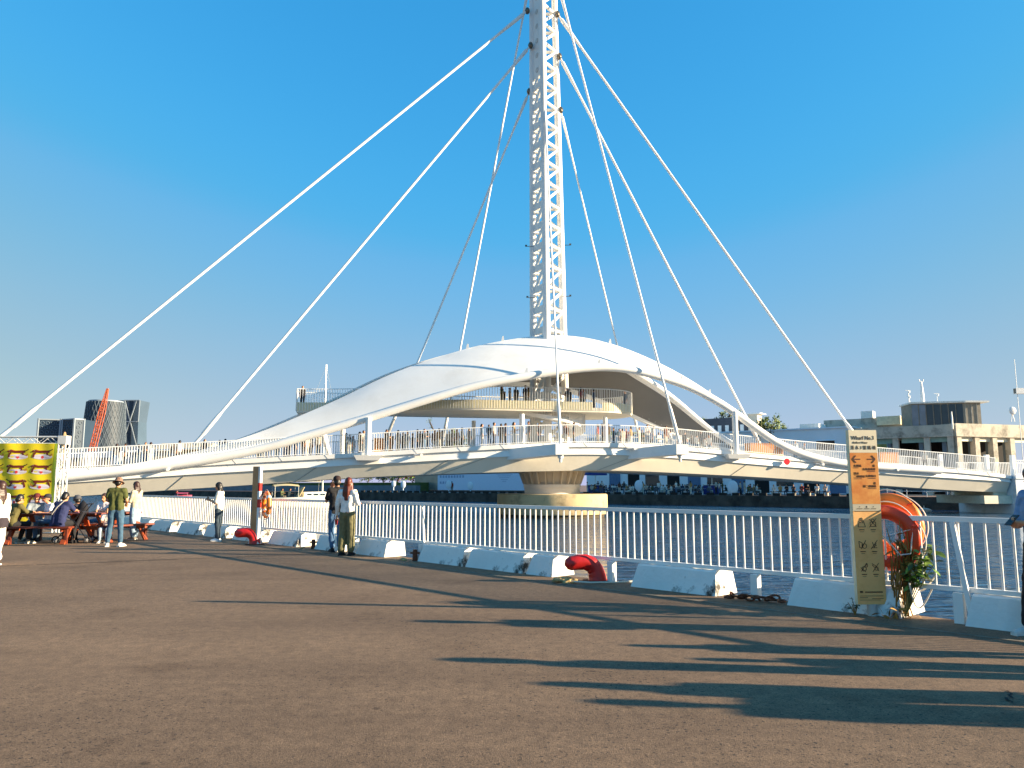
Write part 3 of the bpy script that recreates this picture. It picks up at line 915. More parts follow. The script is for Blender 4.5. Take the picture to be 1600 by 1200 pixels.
RED = M('bollard_red', 'c21f1c', 0.38, 0.12, 4, 0.15, 14, dirt='7d1512', dscale=2.0, dlo=.55, dhi=.75)
RUST = M('rust', '6b3a22', 0.85, 0.35, 20, 0.5, 40, dirt='3b2115', dscale=14)
def bollard(loc, rz, label):
    o = thing('mooring_bollard', label, 'bollard', loc, rz, 'red mooring bollards on the quay edge')
    o.scale = (.80, .80, .86)
    pts = [(.16, 0, 0), (.155, 0, .10), (.12, 0, .22), (.04, 0, .31), (-.08, 0, .355), (-.24, 0, .35), (-.38, 0, .33), (-.455, 0, .315), (-.49, 0, .305)]
    rr = [.19, .172, .155, .148, .142, .138, .128, .09, .02]
    q = []; qr = []
    for i in range(len(pts) - 1):
        for t in (0, .25, .5, .75):
            q.append(V3(pts[i]).lerp(V3(pts[i + 1]), t)); qr.append(rr[i] + (rr[i + 1] - rr[i]) * t)
    q.append(V3(pts[-1])); qr.append(rr[-1])
    mb = MB(); mb.tube(q, qr, 20); mb.build('horn', RED, o, 'all')
    mb = MB(); mb.tube([(.16, 0, 0.002), (.16, 0, .03)], [.3, .29], 24); mb.build('base_plate', RUST, o, True)
    return o
bp1 = ground(921, 909)
bollard(bp1, RAD(8), 'bright red hooked mooring bollard in the sun, nearest the camera')
bp2 = ground(390, 851)
bollard(bp2, RAD(4), 'darker red mooring bollard at the foot of the striped post')

# small weathered bits beside the first bollard
mb = MB(); rnd = random.Random(3)
p = bp1 + V3((-.42, -.1, 0))
rub = thing('rubble_heap', 'small heap of broken mortar and stones under the nearer red bollard', 'rubble', p)
for i in range(14):
    c = (rnd.uniform(-.22, .2), rnd.uniform(-.12, .1), rnd.uniform(.01, .06)); r = rnd.uniform(.02, .055)
    mb = MB(); mb.ell(c, (r * 1.4, r, r * .8), 7, 5); mb.build('stone', M('mortar', 'b49a6a', .9, .3, 20, .4, 40), rub)
mb = MB(); mb.tube([(-.26, -.12, .03), (.1, -.2, .02), (.5, -.16, .02), (.95, .02, .02)], .014, 6)
o = mb.build('mooring_rope', M('rope_white', 'd8d0bd', .9), None, True); o.location = bp1 + V3((-.1, -.06, 0)); tag(o, 'short frayed white rope lying round the nearer red bollard', 'rope')

# rusty chain
ch = thing('rusty_chain', 'rusty heavy chain heaped beside the separate kerb block', 'chain', ground(1142, 937))
for i in range(13):
    t = i / 12; cx = -.02 + t * .56; cy = -t * .34 + .05 * math.sin(i * 1.9); cz = .035 + .03 * abs(math.sin(i * 1.3))
    mb = MB(); a = i * 1.1; pts = []
    for k in range(13):
        b = 2 * math.pi * k / 12
        x, y = .062 * math.cos(b), .036 * math.sin(b)
        tl = .9 if i % 2 else .2
        pts.append((x * math.cos(a) - y * math.sin(a) * math.cos(tl), x * math.sin(a) + y * math.cos(a) * math.cos(tl), y * math.sin(tl)))
    mb.tube(pts, .014, 6); mb.build('link', RUST, ch, True, loc=(cx, cy, cz))
# mooring stubs between the blocks
for yv, lab in ((edge_y(640), 'rusty mooring stub between two kerb blocks right of the couple'), (edge_y(483), 'rusty mooring stub next to the kerb block behind the couple')):
    o = thing('mooring_stub', lab, 'mooring stub', edge(yv, .1)); 
    mb = MB(); mb.tube([(0, 0, 0), (0, 0, .22)], [.055, .045], 12); mb.build('stub', RUST, o, True)
    mb = MB(); mb.tube([(-.1, .04, .15), (.09, -.04, .155)], .02, 8); mb.build('cross_pin', RUST, o, True)
    mb = MB()
    for i in range(10):
        mb = MB(); c = (rnd.uniform(-.3, .3), rnd.uniform(-.1, .2), .015); r = rnd.uniform(.02, .045); mb.ell(c, (r * 1.4, r, r * .7), 6, 4); mb.build('stone', M('mortar', 'b49a6a', .9, .3, 20, .4, 40), o)

# ------------------------------------------------------------------ wharf sign
def text_mesh(body, size, mat, name, ax='CENTER', extr=0.0012, shear=0, bold=0.0, sx=1.0):
    cu = bpy.data.curves.new(name, 'FONT'); cu.body = body; cu.size = size; cu.align_x = ax; cu.align_y = 'CENTER'
    cu.extrude = extr; cu.shear = shear; cu.offset = bold; cu.resolution_u = 3
    o = bpy.data.objects.new(name, cu); COL.objects.link(o)
    dg = bpy.context.evaluated_depsgraph_get()
    me = bpy.data.meshes.new_from_object(o.evaluated_get(dg))
    bpy.data.objects.remove(o)
    me.materials.clear(); me.materials.append(mat)
    for v in me.vertices: v.co.x *= sx
    return me
def put_text(body, size, mat, parent, x, z, y, ax='CENTER', name='lettering', **k):
    me = text_mesh(body, size, mat, name, ax, **k)
    return inst(me, name, parent, (x, y, z), (math.pi / 2, 0, 0))
SX, SY = 4.18, 8.95
sgn = ground(1362, 962)
sign = thing('wharf_sign', 'tall yellowed totem sign reading Wharf No.3 with arrows and pictograms', 'sign', (sgn.x, sgn.y, 0), RAD(3))
SW_, SH_, ZB = .345, 2.02, .13
SIGNP = M('sign_panel', 'dd9c4e', .45, .12, 2.2, dirt='c8732a', dscale=2.6, dlo=.42, dhi=.62)
SIGNL = M('sign_panel_pale', 'f5b972', .45, .10, 2.0, dirt='de9c50', dscale=3, dlo=.5, dhi=.7)
SIGNT = M('sign_header', 'ddd0b2', .5, .05, 2)
INK = M('ink_brown', '33210f', .6, .1)
INKR = M('ink_red', '4a1a0c', .6, .1)
tilt = V3((-.012, 0, 0))
mb = MB(); mb.span(-SW_ / 2, SW_ / 2, -.03, .03, ZB, ZB + SH_); mb.build('panel_core', M('sign_edge', 'd9cfae', .5, .05), sign)
def face(z0, z1, m, name, proud=.034):
    mb = MB(); mb.span(-SW_ / 2 + .004, SW_ / 2 - .004, -proud, -.0305, z0, z1); return mb.build(name, m, sign)
top = ZB + SH_
face(top - .268, top - .004, SIGNT, 'header_panel'); face(top - .87, top - .27, SIGNP, 'direction_panel')
face(top - .95, top - .872, M('sign_strip', 'bdb39a', .5, .05), 'logo_strip'); face(ZB + .005, top - .952, SIGNL, 'notice_panel')
yf = -.0355
put_text('Wharf No.3', .066, INK, sign, 0, top - .095, yf, sx=.86)
put_text('Shallow Water', .034, INK, sign, -.128, top - .15, yf, 'LEFT', shear=.2, sx=.9)
put_text('淺 水 3 號 碼 頭', .052, INK, sign, 0, top - .212, yf, sx=.86)
def arrow(x, z, dr):
    mb = MB()
    mb.bar((x - dr * .045, yf, z), (x + dr * .045, yf, z), .002, .012, (0, 0, 1)); 
    for s in (-1, 1): mb.bar((x + dr * .048, yf - .0008, z), (x + dr * .01, yf - .0008, z + s * .042), .012, .0022, (0, 1, 0))
    mb.build('arrow', INKR, sign)
arrow(-.088, top - .345, -1); arrow(.088, top - .345, 1)
for x, z, txt, ax in ((-.13, -.425, '大港橋', 'LEFT'), (-.13, -.515, '淺水', 'LEFT'), (-.13, -.55, '二號碼頭', 'LEFT'), (.135, -.425, '往', 'RIGHT'), (.135, -.465, '大義倉庫群', 'RIGHT'), (.135, -.545, '大勇路口', 'RIGHT'), (.135, -.63, '往', 'RIGHT'), (.135, -.665, '駁二藝術區', 'RIGHT')):
    put_text(txt, .032, INKR, sign, x, top + z, yf, ax)
for x, z, w in ((-.1, -.447, .06), (-.085, -.575, .09), (.08, -.488, .1), (.085, -.57, .09), (.08, -.69, .1)):
    mb = MB(); mb.span(x - w / 2, x + w / 2, yf - .001, yf, top + z - .003, top + z + .003); mb.build('caption_rule', INKR, sign)
for x in (-.085, 0, .08):
    mb = MB(); mb.span(x - .032, x + .032, yf - .001, yf, top - .928, top - .922); mb.ell((x, yf, top - .903), (.008, .001, .012 if x == 0 else .005), 8, 6); mb.build('emblem', INK, sign)
mb = MB(); mb.span(-.15, .15, yf - .001, yf, top - .957, top - .952); mb.build('rule', INK, sign)
def icon(cx, cz, kind):
    mb = MB(); w = .0022; y = yf - .0006
    def ln(*p, t=.006):
        for a, b in zip(p[:-1], p[1:]): mb.bar((cx + a[0], y, cz + a[1]), (cx + b[0], y, cz + b[1]), w, t, (0, 1, 0)) if False else mb.bar((cx + a[0], y, cz + a[1]), (cx + b[0], y, cz + b[1]), t, w, (0, 1, 0))
    def circ(x, z, r): ln(*[(x + r * math.cos(2 * math.pi * i / 14), z + r * math.sin(2 * math.pi * i / 14)) for i in range(15)])
    if kind == 0: ln((-.045, -.045), (-.022, .03), (.022, .03), (.045, -.045), (-.045, -.045)); circ(0, .045, .014); ln((-.014, .0), (-.014, .015), (.014, .015), (.014, 0))
    if kind == 1: ln((-.03, -.04), (.03, -.04), (.035, .01), (-.035, .01), (-.03, -.04)); circ(0, .03, .016); ln((-.045, -.05), (.045, .055)); ln((-.04, .045), (.04, -.045))
    if kind == 2: circ(.02, -.015, .026); ln((-.045, .04), (-.04, -.03), (-.01, -.035), (-.005, .02), (-.045, .04)); ln((-.02, -.05), (.04, .05))
    if kind == 3: ln((-.035, -.035), (.035, -.035)); ln((-.02, .03), (.0, -.03), (.025, .02)); ln((-.04, -.05), (.04, .05)); ln((.0, 0), (.03, -.01))
    if kind == 4: circ(0, -.015, .026); ln((.02, .01), (.035, .05), (.045, .02), (.03, .0)); ln((-.04, .0), (.02, -.05)); ln((-.035, -.045), (.03, .045))
    if kind == 5: ln((-.04, .045), (.0, .02), (.03, -.03), (.04, -.04)); circ(.012, -.012, .02); ln((-.035, -.05), (.04, .05)); ln((-.04, .03), (-.01, .0))
    mb.build('pictogram', INK, sign)
    for i, ww in enumerate((.062, .045)):
        m2 = MB(); m2.span(cx - ww / 2, cx + ww / 2, yf - .001, yf, cz - .083 - i * .02, cz - .083 - i * .02 + (.009 if i == 0 else .004)); m2.build('caption_rule', INK, sign)
for i, z in enumerate((-1.09, -1.34, -1.60)):
    icon(-.075, top + z, i * 2); icon(.062, top + z, i * 2 + 1)
for z, x0, x1, t in ((-1.885, -.14, -.105, .018), (-1.885, -.08, .13, .012), (-1.925, -.145, .135, .005), (-1.945, -.145, -.05, .006), (-1.955, 0.0, .135, .005), (-1.97, -.145, .1, .004)):
    mb = MB(); mb.span(x0, x1, yf - .001, yf, top + z, top + z + t); mb.build('fine_print', INK, sign)
mb = MB(); mb.tube([(0.01, 0, 0), (0.01, 0, ZB)], .055, 12); mb.build('foot', M('sign_foot', 'b9b6ae', .6, .2), sign, True)

# life rings
ORANGE = M('ring_orange', 'f07d1e', .45, .1, 3, dirt='d2601a', dscale=2.5, dlo=.5, dhi=.75)
ORED = M('ring_redorange', 'cf3f17', .45, .1, 3, dirt='9d2c10', dscale=2.5, dlo=.5, dhi=.75)
ROPEW = M('ring_rope', 'ddd6c8', .8)
def life_ring(loc, rot, R_, r, mat, label, bands=0):
    o = thing('life_ring', label, 'life ring', loc, 0, None)
    o.rotation_euler = rot
    n = 48
    mb = MB(); pts = [(R_ * math.cos(2 * math.pi * i / n), 0, R_ * math.sin(2 * math.pi * i / n)) for i in range(n)]
    rings = []
    for i in range(n):
        a = 2 * math.pi * i / n
        rings.append([((R_ + r * math.cos(b)) * math.cos(a), r * .82 * math.sin(b), (R_ + r * math.cos(b)) * math.sin(a)) for b in [2 * math.pi * j / 16 for j in range(16)]])
    rings.append(rings[0]); mb.loft(rings, True, False); mb.build('ring', mat, o, 'all')
    for a in (45, 135, 225, 315):
        a = RAD(a + 10); mb = MB()
        if bands:
            sub = []
            for t in (-.12, -.04, .04, .12):
                sub.append([((R_ + (r + .004) * math.cos(b)) * math.cos(a + t), (r * .82 + .004) * math.sin(b), (R_ + (r + .004) * math.cos(b)) * math.sin(a + t)) for b in [2 * math.pi * j / 16 for j in range(16)]])
            mb.loft(sub, True, False); mb.build('reflective_band', M('band_white', 'e6e2da', .5), o, True)
        else:
            c = V3(((R_ + r * .75) * math.cos(a), -r * .55, (R_ + r * .75) * math.sin(a)))
            mb.tube([c + V3((-.03, 0, -.02)), c + V3((0, -.02, 0)), c + V3((.03, 0, .02))], .012, 6); mb.build('rope_eye', ORED, o, True)
    mb = MB(); pts = []
    for i in range(49):
        a = 2 * math.pi * i / 48; sag = R_ + r + .012 + .03 * abs(math.sin(2 * a + .8))
        pts.append((sag * math.cos(a), 0, sag * math.sin(a)))
    mb.tube(pts, .007, 5); mb.build('grab_line', ROPEW, o, True)
    return o
rx = edge(8.72, .0)
life_ring((4.585, 9.44, 1.02), (RAD(4), RAD(10), RAD(-48)), .30, .088, ORANGE, 'large orange life ring hanging behind the wharf sign')
life_ring((4.46, 9.28, .88), (RAD(6), RAD(30), RAD(-46)), .30, .088, ORED, 'smaller red orange life ring with a white strap in front of the orange one')
mb = MB(); mb.bar((4.34, 9.18, .93), (4.48, 9.06, .70), .006, .045, (0, 1, 0)); mb.bar((4.48, 9.06, .70), (4.58, 9.0, .72), .006, .045, (0, 1, 0)); mb.bar((4.58, 9.0, .72), (4.62, 9.0, 1.0), .006, .02, (0, 1, 0)); mb.bar((4.36, 9.16, .9), (4.62, 9.0, 1.0), .006, .02, (0, 1, 0))
o = mb.build('white_strap', M('strap_white', 'e4e2dc', .7), None); tag(o, 'white webbing strap slung across the red orange life ring', 'strap')
# bracket post that carries the rings
rk = thing('ring_stand', 'slim white post behind the wharf sign that carries the life rings', 'post', (4.30, 9.52, 0))
mb = MB(); mb.span(-.03, .03, -.03, .03, 0, 1.35); mb.build('post', FR, rk)
mb = MB(); mb.span(-.1, .35, -.1, -.03, 1.2, 1.24); mb.build('hook_bar', FR, rk)

# striped life ring post further along
sp = ground(397, 851)
st = thing('striped_post', 'square steel post with a red and white striped side beside the farther bollard', 'post', (sp.x, sp.y, 0), RAD(-14))
PZ = at(402, 729, sp.y).z
mb = MB(); mb.span(-.09, .07, -.05, .05, .1, PZ); mb.build('post', M('brushed_brown', 'a8855f', .4, .2, 3, metal=.25), st)
zs = [.1 + (PZ - .1) * i / 9 for i in range(10)]
for i in range(9):
    mb = MB(); mb.span(.0705, .125, -.051, .051, zs[i], zs[i + 1] - .002); mb.build('stripe', M('stripe_red', 'c4281f', .5) if i in (4, 6) else M('stripe_white', 'ecebe6', .5), st)
mb = MB(); mb.hexa([(-.14, -.09, 0), (.17, -.09, 0), (.17, .09, 0), (-.14, .09, 0), (-.095, -.055, .1), (.12, -.055, .1), (.12, .055, .1), (-.095, .055, .1)]); mb.build('footing', M('footing_white', 'dcdad4', .7), st)
life_ring((sp.x + .24, sp.y + .10, 1.0), (0, RAD(15), RAD(-58)), .27, .075, ORANGE, 'orange life ring with white bands hanging on the striped post', bands=1)

# ------------------------------------------------------------------ plant and dry vines at the sign
LEAF = M('leaf_green', '6a8a30', .5, .35, 9); LEAFD = M('leaf_dark', '2f4a1c', .5, .3, 9); DRY = M('dry_stem', '8a6428', .8, .3, 12); DRYL = M('dry_leaf', 'a9803c', .8, .3, 12)
pl = thing('leafy_weed', 'leafy green weed growing beside the wharf sign', 'plant', (4.47, 9.0, 0))
rnd = random.Random(5)
def leaf_mesh(L_, w, m, name):
    mb = MB(); n = 5; vs = []; fs = []
    for i in range(n + 1):
        t = i / n; ww = w * math.sin(math.pi * (t * .92 + .05)) ; z = -.25 * L_ * t * t
        vs += [(t * L_, -ww, z + .12 * ww), (t * L_, 0, z), (t * L_, ww, z + .12 * ww)]
    for i in range(n):
        a = i * 3; fs += [(a, a + 1, a + 4, a + 3), (a + 1, a + 2, a + 5, a + 4)]
    mb.add(vs, fs); return mb.mesh(name, m, 'all')
lm = [leaf_mesh(.14, .028, LEAF, 'leaf'), leaf_mesh(.12, .025, LEAFD, 'leaf'), leaf_mesh(.10, .022, LEAF, 'leaf')]
tips = []
for i in range(13):
    a = rnd.uniform(-.5, 1.4) ; h = rnd.uniform(.52, .86); x = .04 + .40 * (i / 13) + rnd.uniform(-.04, .04); y = rnd.uniform(-.1, .1)
    p = [(0.0, 0, 0.02), (x * .4, y * .4, h * .45), (x, y, h)]
    mb = MB(); mb.tube(p, [.008, .006, .003], 5); mb.build('stem', M('stem_green', '5b5a2a', .7), pl, True)
    for k in range(12):
        t = .62 + .38 * k / 11; q = V3(p[1]).lerp(V3(p[2]), (t - .5) * 2)
        l = inst(rnd.choice(lm), 'leaf', pl, q, (rnd.uniform(-.6, .6), rnd.uniform(-.5, .7), rnd.uniform(0, 6.28)))
        s = rnd.uniform(.75, 1.2); l.scale = (s, s, s)
dv = thing('dry_vine', 'tangle of dry yellow brown vines hanging down behind the wharf sign', 'vine', (4.46, 9.10, 0))
for i in range(20):
    x = rnd.uniform(-.06, .1); y = rnd.uniform(-.06, .06); h = rnd.uniform(.5, 1.12)
    pts = [(x + rnd.uniform(-.1, .12), y, .01)] + [(x + rnd.uniform(-.04, .05), y + rnd.uniform(-.04, .04), h * t) for t in (.25, .5, .75, 1)]
    mb = MB(); mb.tube(pts, [.008, .01, .009, .008, .004], 5); mb.build('strand', DRY, dv, True)
dl = [leaf_mesh(.11, .02, DRYL, 'dry_leaf'), leaf_mesh(.14, .016, DRY, 'dry_leaf')]
for i in range(46):
    if i < 24: loc = (rnd.uniform(-.26, .14), rnd.uniform(-.2, .05), rnd.uniform(.02, .12))
    else: loc = (rnd.uniform(-.06, .1), rnd.uniform(-.08, .05), rnd.uniform(.2, 1.1))
    inst(rnd.choice(dl), 'dry_leaf', dv, loc, (rnd.uniform(-1, 1), rnd.uniform(-.6, 1.6), rnd.uniform(0, 6.28)))
for k in range(2):
    mb = MB(); pts = [(4.50 + .28 * t, 8.92 + .1 * math.sin(3 * t), .40 - .25 * t - .22 * math.sin(math.pi * t) + .22 * t * t) for t in [i / 12 for i in range(13)]]
    if k: pts = [(p[0] + .06, p[1] + .05, p[2] * .7 + .22) for p in pts]
    mb.tube(pts, .009, 6); o = mb.build('loose_rope', ROPEW, None, True); tag(o, ('loop of pale rope trailing over the kerb block beside the weed', 'second loop of pale rope hanging above the first among the vines')[k], 'rope')
# little dark shrub left of the sign foot
pd = thing('small_dark_weed', 'small dark weed at the shaded foot of the wharf sign', 'plant', (3.99, 9.2, 0))
for i in range(5):
    mb = MB(); x = rnd.uniform(-.1, .1); h = rnd.uniform(.12, .26); mb.tube([(0, 0, 0), (x * .5, 0, h * .6), (x, rnd.uniform(-.05, .05), h)], [.006, .005, .003], 5); mb.build('stem', DRY, pd, True)
    for k in range(4): 
        l = inst(lm[1], 'leaf', pd, (x * (.5 + k * .12), rnd.uniform(-.03, .03), h * (.5 + k * .13)), (rnd.uniform(-.6, .6), rnd.uniform(-.5, .5), rnd.uniform(0, 6.28))); l.scale = (.6, .6, .6)
# ------------------------------------------------------------------ people
SKIN = M('skin', 'c48a66', .55, .08, 8); SKIN2 = M('skin_tan', 'b07a58', .55, .08, 8)
HAIRB = M('hair_black', '17120f', .45, .3, 30); HAIRD = M('hair_brown', '38211a', .45, .3, 30); HAIRR = M('hair_auburn', '5f2512', .45, .3, 30)
EYE = M('eye_dark', '120c0a', .2)
WRK = bpy.data.textures.new('cloth_folds', 'CLOUDS'); WRK.noise_scale = .11; WRK.noise_depth = 2
CLOTH = {}
def cloth(h, rough=.85, stripe=None):
    if h not in CLOTH: CLOTH[h] = M('cloth_' + h, h, rough, .16, 14, .25, 160)
    return CLOTH[h]
def lerp(a, b, t): return V3(a).lerp(V3(b), t)

def finish(mb, name, mat, parent, vox, smooth=4, wrinkle=0.0):
    o = mb.build(name, mat, parent, 'all')
    m = o.modifiers.new('r', 'REMESH'); m.mode = 'VOXEL'; m.voxel_size = vox; m.use_smooth_shade = True
    m = o.modifiers.new('s', 'SMOOTH'); m.iterations = smooth; m.factor = .5
    if wrinkle:
        m = o.modifiers.new('w', 'DISPLACE'); m.texture = WRK; m.strength = wrinkle; m.mid_level = .5; m.texture_coords = 'LOCAL'
    return o

def hand(mb, w, d, pn, curl, side):
    """palm, four fingers and a thumb; d points along the hand, pn is the palm normal, curl 0..1"""
    w = V3(w); d = V3(d).normalized(); pn = V3(pn); pn = (pn - d * pn.dot(d)).normalized(); x = d.cross(pn).normalized() * side
    mb.cap(w, w + d * .035, .026, .03)
    pc = w + d * .055
    for t in (-.024, 0, .024): mb.cap(w + d * .03 + x * t * .7, w + d * .085 + x * t, .016, .015)
    for i, (off, L_) in enumerate(((.030, .066), (.010, .074), (-.011, .068), (-.030, .054))):
        p = w + d * .088 + x * off; a = .15 + curl * .9
        for k, f in enumerate((.45, .32, .23)):
            dr = d * math.cos(a) + pn * math.sin(a)
            q = p + dr * L_ * f; mb.cap(p, q, .0098 - .0008 * k, .0093 - .0009 * k, 8); p = q; a += .1 + curl * .85
    p = w + d * .03 + x * .03; dr = (d * .6 + x * .75 + pn * (.25 + .4 * curl)).normalized()
    q = p + dr * .042; mb.cap(p, q, .0125, .011, 8); dr = (d * .8 + x * (.35 - .5 * curl) + pn * (.2 + .5 * curl)).normalized(); mb.cap(q, q + dr * .032, .0108, .009, 8)

STAND = dict(pelvis=(0, 0, .93), waist=(0, 0, 1.08), chest=(0, 0, 1.26), neck=(0, .01, 1.43), head=(0, -.015, 1.575),
             shL=(.165, .01, 1.385), elL=(.205, .03, 1.11), wrL=(.215, -.03, .87), shR=(-.165, .01, 1.385), elR=(-.205, .03, 1.11), wrR=(-.215, -.03, .87),
             hiL=(.085, 0, .91), knL=(.095, -.01, .5), anL=(.1, .02, .085), hiR=(-.085, 0, .91), knR=(-.095, -.01, .5), anR=(-.1, .02, .085),
             toeL=(.02, -1), toeR=(-.02, -1), curlL=.35, curlR=.35, pnL=(-1, 0, 0), pnR=(1, 0, 0), look=(0, -1, 0))
SEAT = dict(STAND, pelvis=(0, .02, .52), waist=(0, .04, .67), chest=(0, .01, .86), neck=(0, -.03, 1.03), head=(0, -.075, 1.165),
            shL=(.165, -.01, .985), elL=(.21, -.1, .75), wrL=(.12, -.3, .78), shR=(-.165, -.01, .985), elR=(-.21, -.1, .75), wrR=(-.12, -.3, .78),
            hiL=(.09, 0, .51), knL=(.12, -.42, .5), anL=(.12, -.40, .085), hiR=(-.09, 0, .51), knR=(-.12, -.42, .5), anR=(-.12, -.40, .085), pnL=(0, 0, -1), pnR=(0, 0, -1))

def person(label, loc, rz, H, pose, top, bottom, shoes, hair, hairlen=.0, hat=None, sleeve=.55, wide=0.0, hem=0.0, vox=.013, skin=None, group=None, hairtop=True, girth=1.0, extra=None, slimtop=1.0):
    P = dict(pose); k = H / 1.7
    root = thing('person', label, 'person', loc, rz, group); root.scale = (k, k, k)
    skin = skin or SKIN
    g = {q: V3(v) for q, v in P.items() if isinstance(v, tuple) and len(v) == 3}
    look = g['look'].normalized()
    hd = g['head']; rotm = V3((0, -1, 0)).rotation_difference(look).to_matrix()
    # --- one continuous body
    mb = MB()
    mb.ell(hd + V3((0, 0, .025)), (.073, .092, .098), 16, 12, rotm); mb.ell(hd + rotm @ V3((0, -.022, -.045)), (.056, .066, .068), 14, 10, rotm)
    mb.ell(hd + rotm @ V3((0, -.096, -.012)), (.013, .02, .022), 8, 6, rotm); mb.ell(hd + rotm @ V3((0, -.085, -.062)), (.022, .012, .010), 8, 6, rotm)
    for s in (-1, 1): mb.ell(hd + rotm @ V3((s * .075, .005, -.005)), (.014, .022, .032), 8, 6, rotm)
    mb.cap(g['neck'] - V3((0, 0, .03)), hd + V3((0, .02, -.06)), .054, .05)
    mb.cap(g['shL'], g['shR'], .06); mb.cap(lerp(g['neck'], g['chest'], .3), g['chest'], .075, .1)
    for s in (-1, 1): mb.cap(g['chest'] + V3((s * .06, 0, 0)), g['waist'] + V3((s * .05, 0, 0)), .09, .08); mb.cap(g['waist'] + V3((s * .05, 0, 0)), g['pelvis'] + V3((s * .06, 0, 0)), .08, .09)
    for c, s in (('L', 1), ('R', -1)):
        mb.chain([g['sh' + c], g['el' + c], g['wr' + c]], [.05, .038, .026])
        mb.chain([g['el' + c], lerp(g['el' + c], g['wr' + c], .35)], [.038, .039])
        hand(mb, g['wr' + c], g['wr' + c] - g['el' + c], P['pn' + c], P['curl' + c], s)
        mb.chain([g['hi' + c], g['kn' + c], lerp(g['kn' + c], g['an' + c], .3), g['an' + c]], [.085, .056, .056, .036])
        an = g['an' + c]; tx, ty = P['toe' + c]; td = V3((tx, ty, 0)).normalized()
        mb.cap(an + V3((0, 0, -.04)) - td * .03, an + V3((0, 0, -.055)) + td * .13, .035, .026)
    body = finish(mb, 'body', skin, root, vox * .85, 3)
    for s in (-1, 1):
        mb = MB(); mb.ell(hd + rotm @ V3((s * .031, -.083, .008)), (.012, .008, .007), 8, 6, rotm); mb.build('eye', EYE, root, 'all')
    # --- shirt
    mb = MB(); f = girth * slimtop
    mb.cap(g['shL'] - V3((.012, 0, .012)), g['shR'] + V3((.012, 0, -.012)), .077 * f); mb.cap(lerp(g['neck'], g['chest'], .12), g['chest'], .075, .11 * f)
    hp = g['pelvis'] + (g['pelvis'] - g['waist']).normalized() * hem
    for s in (-1, 1): mb.chain([g['chest'] + V3((s * .072 * f, 0, 0)), g['waist'] + V3((s * .068 * f, 0, 0)), hp + V3((s * .075 * f, 0, 0))], [.112 * f, .102 * f, .108 * f])
    for c in 'LR':
        sh, el, wr = g['sh' + c], g['el' + c], g['wr' + c]
        if sleeve <= 1: mb.cap(sh, lerp(sh, el, sleeve), .071 * f, .066 * f)
        else:
            mb.cap(sh, el, .07 * f, .056 * f); mb.cap(el, lerp(el, wr, sleeve - 1), .056 * f, .043 * f)
    finish(mb, 'top', cloth(top), root, vox, 5, .028)
    # --- trousers or skirt
    mb = MB()
    for s in (-1, 1): mb.cap(g['waist'].lerp(g['pelvis'], .75) + V3((s * .055, 0, 0)), g['pelvis'] + V3((s * .065, 0, -.05)), .088 * girth, .104 * girth)
    for c in 'LR':
        kn, an = g['kn' + c], g['an' + c]; up = (kn - an).normalized()
        mb.chain([g['hi' + c], kn, an + up * .05], [.103 * girth, (.070 + .03 * wide), (.054 + .05 * wide)])
    finish(mb, 'trousers', cloth(bottom), root, vox, 4, .026)
    for c in 'LR':
        an = g['an' + c]; tx, ty = P['toe' + c]; td = V3((tx, ty, 0)).normalized(); mb = MB()
        mb.cap(an + V3((0, 0, -.005)), an + V3((0, 0, -.045)) - td * .02, .043, .044); mb.chain([an + V3((0, 0, -.04)) - td * .03, an + V3((0, 0, -.048)) + td * .07, an + V3((0, 0, -.058)) + td * .155], [.045, .044, .033])
        sh = finish(mb, 'shoe', cloth(shoes), root, .011, 3)
        mb = MB(); a = an - td * .075; b = an + td * .185; n = V3((-td.y, td.x, 0)) * .047; z = V3((0, 0, -an.z + .002)); base = V3((0, 0, 1))
        mb.hexa([a - n + z, b - n * .8 + z, b + n * .8 + z, a + n + z] + [q + V3((0, 0, .026)) for q in (a - n + z, b - n * .8 + z, b + n * .8 + z, a + n + z)]); mb.build('sole', cloth('d9d6cf') if shoes != '17161a' else cloth('17161a'), root)
    # --- hair and hat
    if hair:
        mb = MB(); b = rotm
        mb.ell(hd + b @ V3((0, .022, .04)), (.086, .098, .1), 16, 12, b); mb.ell(hd + b @ V3((0, .05, -.015)), (.078, .066, .085), 14, 10, b)
        if hairlen:
            for s in (-1, -.5, 0, .5, 1):
                st = hd + b @ V3((s * .062, .052 - .03 * abs(s), 0)); en = V3((hd.x + (b @ V3((s * .09, .09 - .04 * abs(s), 0))).x, hd.y + (b @ V3((s * .09, .10 - .04 * abs(s), 0))).y, hd.z - hairlen))
                mb.chain([st, lerp(st, en, .5) + b @ V3((0, .02, 0)), en], [.042, .044, .03])
        finish(mb, 'hair', hair, root, .012, 3, .012)
    if hat:
        kind, col = hat; m = cloth(col)
        rings = []
        if kind == 'bucket': prof = [(.001, .135), (.05, .135), (.085, .12), (.098, .06), (.104, .03), (.15, .005), (.152, -.002), (.1, .022)]
        elif kind == 'cap': prof = [(.001, .145), (.05, .138), (.085, .11), (.1, .06), (.103, .03), (.098, .028)]
        else: prof = [(.001, .16), (.06, .15), (.1, .115), (.115, .06), (.117, .01), (.105, .005)]
        c = hd + rotm @ V3((0, .012, .005))
        for r, z in prof: rings.append([c + rotm @ V3((r * math.cos(a) * .92, r * math.sin(a) * 1.06, z)) for a in [2 * math.pi * i / 20 for i in range(20)]])
        mb = MB(); mb.loft(rings); h_ = mb.build('hat' if kind != 'helmet' else 'helmet', m, root, 'all')
